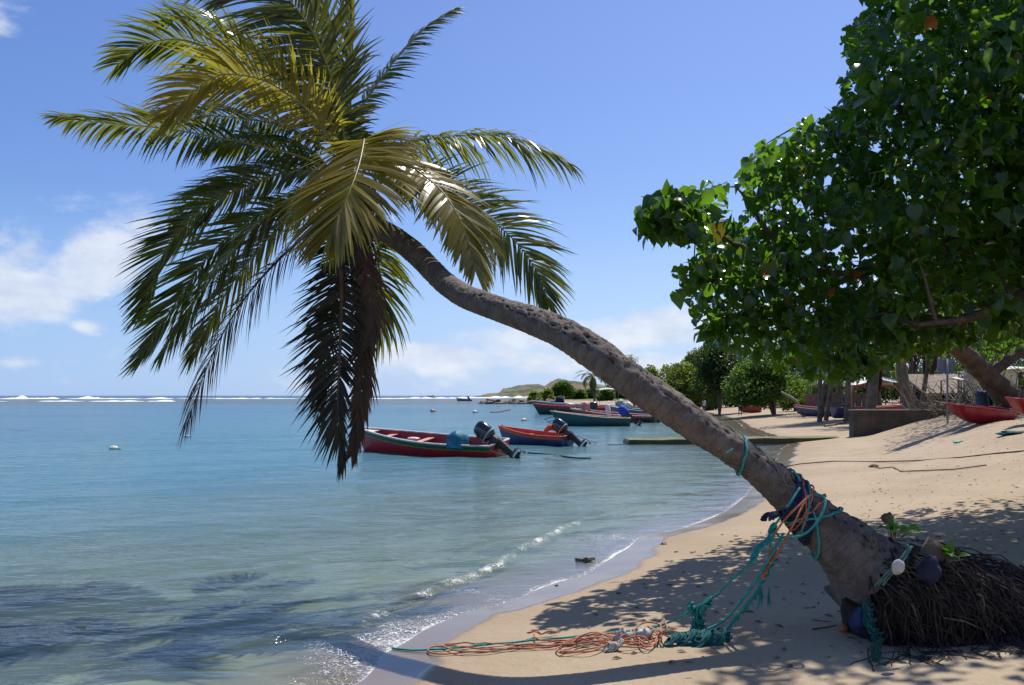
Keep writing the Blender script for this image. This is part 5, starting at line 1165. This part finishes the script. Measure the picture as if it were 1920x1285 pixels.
        for q in range(3):
            a = q*2*PI/3; d_ = Vector((0, math.cos(a), math.sin(a))); e_ = Vector((0.35, -math.sin(a)*.9, math.cos(a)*.9))
            o_ = R @ Vector((0, 0, 0)); vs = [hb_+R @ (d_*.03*k-e_*.02*k), hb_+R @ (d_*.13*k-e_*.05*k), hb_+R @ (d_*.15*k), hb_+R @ (d_*.13*k+e_*.05*k), hb_+R @ (d_*.03*k+e_*.02*k)]
            mb.add(vs+[v+R @ Vector((.008, 0, 0)) for v in vs], [(0, 1, 2, 3, 4), (9, 8, 7, 6, 5)]+[(i, (i+1) % 5, (i+1) % 5+5, i+5) for i in range(5)])
        mb.build('propeller', [M_blackm], ms, True, False)
        if not mmat:
            mb = MB(); mb.tube([(.05, .05, .16), (.25*k, .08, .22), (.55*k, .10, .20)], [.02, .018, .022], 6); mb.build('tiller', [M_blackm], ms, True)
    return root
def wl(px, py): x, y = w0(px, py); return (x, y)
Rred = mat('red_paint', (0.50, 0.022, 0.030), .40, (0.34, 0.025, 0.03), 2.2, .004, 9, spec=.5); Rorg = mat('orange_red_paint', (0.62, 0.10, 0.035), .5, (0.48, 0.06, 0.03), 3)
Rin = mat('dark_red_inside', (0.30, 0.035, 0.03), .6, (0.22, 0.03, 0.03), 3); Rgrn = mat('green_stripe', (0.006, 0.07, 0.035), .4, (0.01, 0.10, 0.04), 4)
Ryel = mat('yellow_stripe', (0.35, 0.28, 0.03), .5, (.2, .2, .04), 5); Rpink = mat('salmon_paint', (0.62, 0.30, 0.22), .55, (0.5, .22, .16), 4)
Rblu = mat('navy_paint', (0.022, 0.034, 0.12), .4, (0.045, 0.06, 0.15), 3, .004, 9); Rteal = mat('teal_paint', (0.010, 0.10, 0.105), .45, (.03, .075, .085), 2.5, .004, 9)
Rdk = mat('dark_green_paint', (0.012, 0.05, 0.05), .45, (.02, .035, .035), 2); Rcream = mat('cream_paint', (0.62, 0.52, 0.38), .55, (.5, .38, .26), 4); Rgrey = mat('blue_grey_paint', (0.13, 0.19, 0.23), .5, (.09, .13, .17), 2)
boat1 = make_boat('red fishing boat with a green stripe and white rail, nearest to the beach', (*wl(684, 846),), (-.38, 25.9), 1.55, .47, .86, (Rred, M_white, Rin), motor=(0, .18), stripe=[(Rgrn, .03, .15), (Ryel, .15, .18)], rake=.30, heel=-.14, inner=Rpink, mscale=1.28, thwarts=(.30, .55, .80), mtilt=52, deck=.13)
boat2 = make_boat('small navy blue boat with an orange red rim behind the red boat', (*wl(946, 832),), (2.25, 31.6), 1.3, .40, .72, (Rblu, Rorg, Rorg), motor=(0, 0), stripe=[(Rorg, .02, .12)], rake=.28, inner=Rorg, mscale=1.2, thwarts=(.35, .65), mtilt=50, heel=-.05, deck=.1)
boat3 = make_boat('teal boat with a cream rail moored in front of the boat cluster', (*wl(1052, 799),), (7.7, 52.5), 1.7, .55, .98, (Rteal, Rcream, Rpink), motor=(0, 0), rake=.75, inner=Rpink, mscale=1.3, mtilt=45, mmat=mat('blue_cover', (.01, .05, .42), .7), heel=-.04)
boat4 = make_boat('dark green boat with a red band, leftmost bow of the boat cluster', (*wl(1012, 777.5),), (10.6, 82), 1.9, .75, 1.12, (Rdk, Rorg, Rred), motor=None, stripe=[(Rred, .02, .22)], rake=.8, inner=Rpink, heel=-.03)
boat5 = make_boat('red boat with a white rail and a dark outboard behind the teal boat', (5.1, 62.5), (10.6, 59.0), 1.8, .52, 1.0, (Rdk, M_white, Rorg), motor=(0, 0), stripe=[(Rorg, .03, .14)], rake=.6, inner=Rpink, mscale=1.2, mtilt=25, heel=-.05)
boat6 = make_boat('blue grey boat lying behind the dark green one in the cluster', (3.2, 98), (12.0, 92), 2.1, .85, 1.35, (Rgrey, M_white, Rgrey), rake=.8, heel=-.02)
boat7 = make_boat('orange boat with a black outboard at the back of the cluster', (8.2, 84), (14.5, 78), 1.9, .72, 1.15, (Rorg, Rcream, Rin), motor=(0, 0), rake=.6, heel=-.03, mscale=1.3, mtilt=30)
boat8 = make_boat('pale boat at the back of the cluster with its outboard wrapped in white cloth', (9.6, 74), (13.6, 70.5), 1.8, .62, 1.0, (Rgrey, M_white, Rgrey), motor=(0, 0), rake=.5, heel=-.03, mscale=1.5, mtilt=10, mmat=M_white)
boat9 = make_boat('far dark open boat alone on the water left of the rocky spit', (-20.5, 298), (-15.5, 292), 2.2, .7, 1.2, (Rgrey, M_white, Rgrey), motor=(0, 0), rake=.6, mscale=2, deck=.15, group=None)
boat10 = make_boat('tiny orange boat resting by the tip of the rocky spit', (-6.4, 206), (-2.6, 205), 1.7, .5, .95, (Rorg, Rorg, Rin), rake=.4, z0=.25, group=None)
# gear inside the boats
mb = MB(); b = P(859, 822, 25.95)
Rz = Matrix.Rotation(.2, 3, 'Z')
vs = []
for z, k in ((-.32, 1.05), (-.05, 1.0), (.10, .85), (.22, .35), (.24, .05)):
    for q in range(12):
        a = 2*PI*q/12; r = (.30+.05*math.cos(4*a))*k*(1+.12*math.sin(q*2.3+z*5)); vs.append(b+Vector((r*math.cos(a)*1.05-.04*(z > .1), r*math.sin(a)*.8, z+.02*math.sin(q*1.7))))
mb.add(vs, [(i*12+k, i*12+(k+1) % 12, (i+1)*12+(k+1) % 12, (i+1)*12+k) for i in range(4) for k in range(12)]+[tuple(48+k for k in range(12))])
tag(mb.build('tarpaulin', [M_tarp]), 'turquoise tarpaulin bundle inside the red boat', 'tarpaulin')
mb = MB(); mb.blob(P(775, 822.5, 27.2), (.22, .14, .05), 8, 0, .15)
tag(mb.build('jug', [M_white]), 'white plastic jug lying inside the red boat', 'jug')
mb = MB(); c0 = P(1035, 805, 32.1); mb.tube([c0+Vector((-.3, 0, -.1)), c0+Vector((-.12, 0, .06)), c0+Vector((.08, 0, .08)), c0+Vector((.25, 0, -.1))], [.06, .13, .13, .05], 8, 0, wob=.1); mb.blob(c0+Vector((.12, 0, .02)), (.1, .1, .1), 6, 0)
tag(mb.build('float', [Rorg]), 'orange float inside the navy blue boat', 'float')
for lab, px, py, Y, sc_, m_ in [('white bag standing in the teal boat amidships', 1140, 774, 53.2, (.18, .16, .62), M_white), ('grey white covered bundle at the stern of the teal boat', 1173, 781, 53, (.3, .25, .28), M_whiteplastic),
        ('orange heap of nets in the bow of the red boat with a white rail', 1096, 762, 62, (.42, .3, .35), Rpink), ('dark tyre in the middle of the boat cluster', 1113, 761, 66, (.34, .2, .34), M_black),
        ('second white wrapped bundle right of the covered outboard', 1163, 757, 72, (.4, .3, .35), M_whiteplastic), ('third and rightmost white bundle in the boat cluster', 1177, 760, 71, (.35, .3, .28), M_white),
        ('blue tarpaulin heap under the round tree on the far point', 1050, 752, 100, (.55, .4, .6), M_darkblue), ('white sheet folded on the dark green boat', 1070, 758.5, 80, (.45, .3, .12), M_white)]:
    mb = MB(); mb.blob(P(px, py, Y), sc_, 9, 0, .3, 2); tag(mb.build('bundle' if 'tyre' not in lab else 'tyre', [m_]), lab, 'bundle' if 'tyre' not in lab else 'tyre')
# mooring lines
def line(label, pts, r, m=M_twig): mb = MB(); mb.tube(spline(pts, 30), r, 5, 0, cap=False); tag(mb.build('mooring_line', [m]), label, 'rope')
line('thin mooring line running right from the stern of the red boat', [P(905, 838, 25.6), P(940, 852, 25.2), Vector((*wl(985, 855), .02)), Vector((*wl(1060, 866), .015))], .010, M_wood)
line('weedy mooring line floating right of the red boat', [Vector((*wl(990, 850), .02)), Vector((*wl(1040, 855), .03)), Vector((*wl(1075, 860), .03)), Vector((*wl(1108, 860), .01))], .03, M_teal_dark)
line('mooring line trailing right from the navy blue boat', [P(1075, 815, 31.6), Vector((*wl(1120, 832), .02)), Vector((*wl(1150, 835), .02)), Vector((*wl(1175, 834), .02))], .014)
line('dark line floating between the boats and the open sea', [Vector((*wl(920, 774), .05)), Vector((*wl(935, 773), .05)), Vector((*wl(957, 769), .08))], .06)
line('bow line of the teal boat dipping into the water', [P(1040, 781, 55), Vector((*wl(1022, 787), .03)), Vector((*wl(1012, 788), .02))], .03)
line('second bow line of the teal boat, lower in the water', [P(1045, 786, 54), Vector((*wl(1028, 792), .03)), Vector((*wl(1016, 793), .02))], .03)
# floats and buoys
def buoy(label, px, py, r, m, sc_=(1, .7, .6)):
    x, y = wl(px, py); mb = MB(); mb.blob((x, y, r*.25), (r*sc_[0], r*sc_[1], r*sc_[2]), 10, 0, .12); mb.tube([(x+r*.6, y, r*.3), (x+r*1.3, y, .02), (x+r*1.9, y-.1, .01)], .02, 5, 1)
    tag(mb.build('buoy', [m, M_teal]), label, 'buoy')
Mb = mat('buoy_white', (.7, .68, .58), .5, (.5, .5, .3), 8)
buoy('largest white buoy, floating on the open water at the left', 213, 843, .17, Mb); buoy('small white buoy below the purple dead frond', 349, 820, .13, Mb); buoy('tiny orange buoy left of the boats', 811, 772, .3, mat('buoy_orange', (.5, .22, .1), .5), (1, 1, .8))
buoy('tiny white buoy right of the orange one', 890, 774, .28, Mb, (1, 1, .8)); buoy('white buoy in front of the boat cluster', 982, 789, .22, Mb)
mb = MB(); x, y = wl(152, 1178); mb.blob((x, y, .012), (.05, .02, .012), 8, 0, .2); tag(mb.build('leaf', [mat('pale_leaf', (.5, .5, .25), .6)]), 'pale fallen leaf floating in the shadow on the shallow water', 'leaf')

# ------------------------------------------------------------------ concrete slipway and wall
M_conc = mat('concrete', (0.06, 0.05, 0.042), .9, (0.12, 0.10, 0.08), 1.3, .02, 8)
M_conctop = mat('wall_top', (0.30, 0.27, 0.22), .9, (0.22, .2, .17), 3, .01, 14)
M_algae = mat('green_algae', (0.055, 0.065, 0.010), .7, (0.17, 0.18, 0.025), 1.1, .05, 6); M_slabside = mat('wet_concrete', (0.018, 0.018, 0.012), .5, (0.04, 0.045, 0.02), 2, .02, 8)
def Pz(px, Y, z): return Vector(((px-CX)/F*Y, Y, z))
a = Pz(1178, 32.3, .20); b = Pz(1600, 33.4, .27)
sl = thing('slipway', 'long low concrete slipway green with algae running into the water behind the trunk', 'slipway', (a.x, a.y, 0))
def slab_mesh(x0, x1, n, yf, yb, zt, zb, nz=.03, sd=0):
    mb = MB(); vs = []
    for i in range(n+1):
        t = i/n; x = x0+(x1-x0)*t; k = nz*mnoise.noise(Vector((x*1.1, sd, 0))); k2 = nz*mnoise.noise(Vector((x*1.7, sd+5, 0)))
        vs += [(x, yf(t)+k2, zb(t)), (x, yf(t)+k2, zt(t)+k), (x, yb(t), zt(t)+k*.6), (x, yb(t), zb(t))]
    mb.add(vs, [(4*i+k, 4*i+4+k, 4*i+4+(k+1) % 4, 4*i+(k+1) % 4) for i in range(n) for k in range(4)]+[(3, 2, 1, 0), (4*n, 4*n+1, 4*n+2, 4*n+3)])
    return mb
yf = lambda t: a.y+(b.y-a.y)*t
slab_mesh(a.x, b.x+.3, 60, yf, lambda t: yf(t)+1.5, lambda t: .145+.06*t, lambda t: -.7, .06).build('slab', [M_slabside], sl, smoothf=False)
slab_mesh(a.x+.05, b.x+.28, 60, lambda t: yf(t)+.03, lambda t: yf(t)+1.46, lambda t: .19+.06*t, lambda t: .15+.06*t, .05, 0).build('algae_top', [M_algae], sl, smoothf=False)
x0 = Pz(1600, 33.0, 0).x; x1 = Pz(1800, 33.0, 0).x
cw = thing('sea_wall', 'dark concrete wall end standing on the beach, its top level with the upper sand', 'wall', (x0, 33, 0))
wt = H-26/F*33
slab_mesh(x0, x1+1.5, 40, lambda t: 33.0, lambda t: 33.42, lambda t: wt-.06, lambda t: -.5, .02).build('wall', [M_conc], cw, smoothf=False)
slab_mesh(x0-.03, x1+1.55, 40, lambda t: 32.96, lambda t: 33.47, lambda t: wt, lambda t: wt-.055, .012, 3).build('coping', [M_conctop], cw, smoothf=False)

# ------------------------------------------------------------------ rocks of the spit
rg = random.Random(5)
for k in range(34):
    px = rg.uniform(903, 1004) if k < 26 else rg.uniform(1004, 1040); Yk = rg.uniform(192, 206); x = (px-CX)/F*Yk; r = rg.uniform(.5, 1.5)*(.7 if px < 925 else 1)
    mb = MB(); mb.blob((x, Yk, r*.18), (r*1.3, r, r*rg.uniform(.4, .7)), 6, 0, .4, 1.4, Matrix.Rotation(rg.uniform(0, 3), 3, 'Z'))
    tag(mb.build('rock', [M_rock], smoothf=False), 'brown boulder in the low rocky spit at the end of the beach', 'rock', 'boulders of the rocky spit')
for px, h_ in ((806, 1.4), (812, 2.2)):
    pass
mb = MB(); x = (807-CX)/F*560; mb.blob((x, 560, .3), (3.5, 2, 1.6), 7, 0, .4); tag(mb.build('rock', [M_rock]), 'lone rock far out in the surf on the horizon', 'rock')

# ------------------------------------------------------------------ shacks, tents, sign and boats at the back of the beach
M_board = mat('grey_boards', (0.11, 0.095, 0.08), .9, (0.20, 0.175, 0.15), 5); M_redpl = mat('dull_red_boards', (0.10, 0.015, 0.014), .8, (0.05, 0.012, 0.012), 2); M_dark = mat('dark_timber', (0.022, 0.018, 0.016), .9)
M_roof = mat('thatch_roof', (0.16, 0.125, 0.09), .95, (0.28, 0.23, 0.17), 3, .05, 12)
def XY(px, Y): return (px-CX)/F*Y
def zz(py, Y): return H+(HOR-py)/F*Y
# brown shack
Y0 = 41.5; zb = gz(XY(1780, Y0), Y0)
sh = thing('shack', 'low brown shack with a weathered sloping roof and dark red front behind the metal sign', 'shack', (XY(1790, Y0), Y0, zb))
mb = MB(); xa, xb = XY(1735, Y0), XY(1880, Y0); ze, zr = zz(737, Y0), zz(712, Y0)
mb.add([(xa-.3, Y0-.6, ze), (xb+.3, Y0-.6, ze), (xb+.1, Y0+2.6, zr+.35), (xa, Y0+2.6, zr+.35), (xa-.3, Y0-.6, ze-.10), (xb+.3, Y0-.6, ze-.10), (xb+.1, Y0+2.6, zr+.23), (xa, Y0+2.6, zr+.23)],
       [(0, 1, 2, 3), (7, 6, 5, 4), (0, 4, 5, 1), (1, 5, 6, 2), (2, 6, 7, 3), (3, 7, 4, 0)]); mb.build('roof', [M_roof], sh, smoothf=False)
mb = MB(); mb.box(((xa+xb)/2, Y0+1.6, (zb+ze)/2), (xb-xa-.1, .1, ze-zb-.1)); mb.box((xa+.05, Y0+.8, (zb+ze)/2), (.08, 1.5, ze-zb-.12)); mb.build('wall', [M_dark], sh, smoothf=False)
for q in range(9):
    mb = MB(); xx = xa+.5+q*(xb-xa-1)/8; mb.box((xx, Y0+.1, zb+.42), (.34, .05, .84+.1*math.sin(q*3))); mb.build('board', [M_redpl], sh, smoothf=False)
for q in range(4):
    mb = MB(); mb.tube([(xa+.1+q*(xb-xa-.2)/3, Y0-.4, zb-.1), (xa+.1+q*(xb-xa-.2)/3, Y0-.35, ze-.1)], .06, 6); mb.build('post', [M_wood], sh)
# long grey fence wall and white tent roofs
Y1 = 57; zb = gz(XY(1580, Y1), Y1)
fw = thing('fence', 'grey board fence standing behind the slim palms on the left of the tent', 'fence', (XY(1565, Y1), Y1, zb)); mb = MB()
for q in range(34):
    xx = XY(1512, Y1)+q*.155; mb.box((xx, Y1+.02*math.sin(q*2.1), zb+.75), (.145, .03, 1.6+.05*math.sin(q*1.3)))
mb.build('boards', [M_board], fw, smoothf=False)
mb = MB(); mb.box((XY(1512, Y1)+2.6, Y1+.06, zb+1.2), (5.3, .05, .09)); mb.build('rail', [M_wood], fw, smoothf=False)
def tent(label, pxa, pxb, pe, pr, Y, dx=2.6, m=None, posts=True, wall=False):
    zb = gz(XY((pxa+pxb)/2, Y), Y); xa, xb = XY(pxa, Y), XY(pxb, Y); ze, zr = zz(pe, Y), zz(pr, Y); t = thing('tent', label, 'tent', ((xa+xb)/2, Y, zb))
    n = 12; vs = []
    for i in range(n+1):
        for j in range(n+1):
            u_, v_ = i/n, j/n; k = min(1, 2*min(u_, 1-u_))*.5+min(1, 2*min(v_, 1-v_))*.5; vs.append((xa+(xb-xa)*u_, Y+dx*v_, ze+(zr-ze)*k-.06*math.sin(PI*u_*4)**2*(1-k)))
    mb = MB(); mb.add(vs, [(i*(n+1)+j, (i+1)*(n+1)+j, (i+1)*(n+1)+j+1, i*(n+1)+j+1) for i in range(n) for j in range(n)])
    mb.build('canopy', [m or M_white], t).modifiers.new('s', 'SOLIDIFY').thickness = .03
    if posts:
        for x in (xa+.05, xb-.05):
            for y in (Y+.05, Y+dx-.05): mb = MB(); mb.tube([(x, y, zb-.1), (x, y, ze)], .04, 6); mb.build('post', [M_wood], t)
    if wall: mb = MB(); mb.box(((xa+xb)/2, Y+dx-.3, (zb+ze)/2), (xb-xa-.3, .06, ze-zb)); mb.build('side_wall', [M_white], t, smoothf=False)
    return t
tent('white tent roof behind the reddish palm left of the paired palms', 1546, 1604, 722, 706, 58, 3)
tent('larger white tent roof between the fence and the paired palms', 1596, 1712, 723, 700, 55, 4)
tent('white party tent at the right edge behind the big tree trunk', 1868, 1990, 694, 684, 34, 3, wall=True)
tent('pale awning glimpsed between the sign and the big tree trunk', 1806, 1850, 712, 703, 36, 2)
tent('small white shelter roof behind the boat cluster by the leaning trunk', 1124, 1160, 731, 727, 160, 5)
mb = MB(); Yr_ = 54; mb.box(((XY(1600, Yr_)+XY(1690, Yr_))/2, Yr_, zz(724, Yr_)), (XY(1690, Yr_)-XY(1600, Yr_), .08, .14)); 
for px in (1602, 1688): mb.box((XY(px, Yr_), Yr_, (zz(726, Yr_)+1.1)/2), (.05, .05, zz(726, Yr_)-1.1))
tag(mb.build('railing', [mat('red_beam', (.28, .03, .03), .6)], smoothf=False), 'red painted beam on posts under the larger white tent', 'railing')
# metal sign seen from behind
Ys = 27.5; zb = gz(XY(1777, Ys), Ys)
sg = thing('road_sign', 'blank grey back of a square metal sign on a thin pole', 'sign', (XY(1777, Ys), Ys, zb))
mb = MB(); mb.tube([(XY(1777, Ys), Ys, zb-.2), (XY(1776, Ys), Ys, zz(673, Ys))], .035, 8); mb.build('pole', [mat('galvanised', (.28, .29, .31), .5, (.2, .21, .23), 10, metal=.3)], sg)
mb = MB(); mb.box((XY(1774.5, Ys), Ys+.05, zz(686.5, Ys)), (.56, .02, .50)); 
for dz in (-.14, .14): mb.box((XY(1774.5, Ys), Ys+.032, zz(686.5, Ys)+dz), (.5, .014, .04))
mb.build('panel', [mat('sign_back', (.20, .22, .25), .45, (.28, .30, .33), 8, metal=.2)], sg, smoothf=False)
# dinghies under the big tree
Rding = mat('dinghy_red', (0.30, 0.009, 0.024), .35, (0.22, 0.008, 0.02), 3, spec=.5)
def beached(label, px, py, Yb, ang, L, B, h0, hb, cols, blunt, **kw):
    x, y = XY(px, Yb), Yb; d = Vector((math.cos(ang), math.sin(ang), 0))*L/2; z = gz(x, y); kw.setdefault('draft', .2)
    return make_boat(label, (x+d.x, y+d.y), (x-d.x, y-d.y), B, h0, hb, cols, blunt=blunt, z0=z+kw.pop('up', .22), **kw)
beached('red plastic dinghy lying on the sand left of the big tree trunk', 1846, 0, 24.0, math.radians(205), 1.9, 1.0, .22, .36, (Rding, Rding, Rding), .55, name='dinghy', cat='dinghy', deck=0, rake=.45, thwarts=(.45,), group='red dinghies under the big tree', heel=-.12, inner=Rding, up=.18)
beached('darker red dinghy at the right edge, cut by the picture frame', 1975, 0, 21.0, math.radians(197), 1.9, 1.0, .24, .38, (Rding, Rding, Rding), .5, name='dinghy', cat='dinghy', deck=0, rake=.45, thwarts=(.45,), group='red dinghies under the big tree', heel=-.12, inner=Rding, up=.18)
mb = MB(); xx, yy = XY(1846, 27.5), 27.5; z = gz(xx, yy); mb.lathe([(.24, 0), (.28, .02), (.28, .3), (.29, .32), (.28, .34), (.28, .6), (.29, .62), (.28, .64), (.27, .86), (.2, .88)], (xx, yy, z), 16)
tag(mb.build('barrel', [mat('blue_drum', (.012, .022, .04), .5)]), 'dark blue drum behind the red dinghy by the big tree', 'barrel')
GB = 'boats pulled up at the back of the beach'
beached('blue boat with a red and white sheer on the back beach, bow to the left', 1540, 0, 56, math.radians(172), 3.0, 1.2, .36, .62, (Rblu, Rorg, Rorg), 0, group=GB, stripe=[(M_white, .08, .14)], motor=(0, 0), mtilt=0, rake=.4)
beached('blue and grey boat half hidden behind the palm trunks above the wall', 1618, 0, 48.5, math.radians(8), 3.6, 1.4, .42, .62, (Rblu, Rgrey, Rgrey), 0, group=GB, rake=.4)
beached('small red boat far back under the round green tree', 1407, 0, 78, math.radians(150), 2.0, 1.1, .4, .6, (Rin, Rred, Rin), 0, group=GB, rake=.3)
beached('dark red boat behind the paired palm trunks', 1665, 0, 46, math.radians(5), 3.4, 1.4, .5, .75, (Rin, Rred, Rin), 0, group=GB, rake=.4)
# leaning driftwood post and brush under the big tree
mb = MB(); Yp = 58; mb.tube(spline([Vector((XY(1508, Yp), Yp, gz(XY(1508, Yp), Yp))), Vector((XY(1492, Yp), Yp, zz(752, Yp))), Vector((XY(1474, Yp), Yp+1, zz(735, Yp)))], 10), [.16-.01*i for i in range(10)], 8, 0, wob=.1)
tag(mb.build('dead_trunk', [M_wood]), 'pale dead trunk leaning left on the back beach beside the blue boat', 'dead trunk')
def brush(label, px0, px1, pyt, pyb, Y, n, seed):
    rn = random.Random(seed); mb = MB()
    for k in range(n):
        x = XY(rn.uniform(px0, px1), Y); y = Y+rn.uniform(-1, 1); z0 = gz(x, y); z1 = z0+(zz(pyt, Y)-z0)*rn.uniform(.2, 1); a = rn.uniform(-1.2, 1.2); L = rn.uniform(.8, 2.0)
        p0 = Vector((x, y, z0+rn.uniform(0, .4))); p1 = Vector((x+L*math.sin(a), y+rn.uniform(-.4, .4), z1)); mb.tube([p0, (p0+p1)/2+Vector((0, 0, rn.uniform(0, .3))), p1], [.03, .02, .008], 4, rn.choice((0, 1)), cap=False)
    tag(mb.build('brush_pile', [M_wood, M_twig]), label, 'brushwood', None)
brush('pile of dry grey branches between the shack and the big tree trunk', 1765, 1850, 712, 768, 30, 90, 1)
brush('tangle of thin bare branches beside the shack roof on the left', 1700, 1780, 700, 768, 38, 60, 2)
brush('arched bare branches over the white party tent at the right edge', 1850, 1960, 668, 760, 27, 60, 3)
# far people on the beach
def person(label, px, Y, h, shirt, seed):
    x = XY(px, Y); z = gz(x, Y); root = thing('person', label, 'person', (x, Y, z)); s = h/1.72
    J = [(0, 0, .95), (0, 0, 1.15), (0, 0, 1.38), (0, 0, 1.50), (0, -.01, 1.62), (.10, 0, .90), (.12, .02, .50), (.12, .03, .08), (.12, -.10, .03), (-.10, 0, .90), (-.13, -.05, .50), (-.14, -.02, .08), (-.14, -.14, .03),
         (.19, 0, 1.37), (.25, .02, 1.10), (.24, -.06, .86), (.24, -.08, .78), (-.19, 0, 1.37), (-.26, .02, 1.10), (-.22, -.10, .88), (-.21, -.13, .80), (0, -.01, 1.70)]
    E = [(0, 1), (1, 2), (2, 3), (3, 4), (4, 21), (0, 5), (5, 6), (6, 7), (7, 8), (0, 9), (9, 10), (10, 11), (11, 12), (2, 13), (13, 14), (14, 15), (15, 16), (2, 17), (17, 18), (18, 19), (19, 20)]
    R_ = [.13, .13, .13, .06, .095, .09, .06, .045, .04, .09, .06, .045, .04, .06, .045, .035, .035, .06, .045, .035, .035, .07]
    me = bpy.data.meshes.new('body'); me.from_pydata([tuple(c*s for c in j) for j in J], E, []); o = bpy.data.objects.new('body', me); C.objects.link(o); o.parent = root; me.materials.append(M_skin)
    o.modifiers.new('skin', 'SKIN'); o.modifiers.new('sub', 'SUBSURF').levels = 1; me.skin_vertices.new() if not me.skin_vertices else None
    for i, r in enumerate(R_): me.skin_vertices[0].data[i].radius = (r*s, r*s)
    me.skin_vertices[0].data[0].use_root = True
    mb = MB(); mb.lathe([(.155, .86), (.16, .95), (.15, 1.1), (.17, 1.3), (.15, 1.42), (.07, 1.47)], (0, 0, 0), 14, 0, None, (s*1.15, s*.85, s)); mb.build('shirt', [shirt], root, True)
    mb = MB()
    for sg_ in (-1, 1): mb.lathe([(.075, .50), (.085, .6), (.095, .8), (.09, .92)], (sg_*.105*s, -.01, 0), 10, 0, None, (s, s, s))
    mb.build('shorts', [M_darkblue], root, True)
    mb = MB(); mb.lathe([(.10, 1.63), (.108, 1.68), (.09, 1.75), (.03, 1.79)], (0, .015, 0), 12, 0, None, (s, s, s)); mb.build('hair', [M_dark], root, True)
person('person in a white shirt standing far off by the olive green tree', 1320, 88, 1.75, M_white, 1)
person('person in a pale blue shirt far off beneath the round green tree', 1388, 74, 1.7, mat('pale_blue_shirt', (.25, .32, .42), .8), 2)
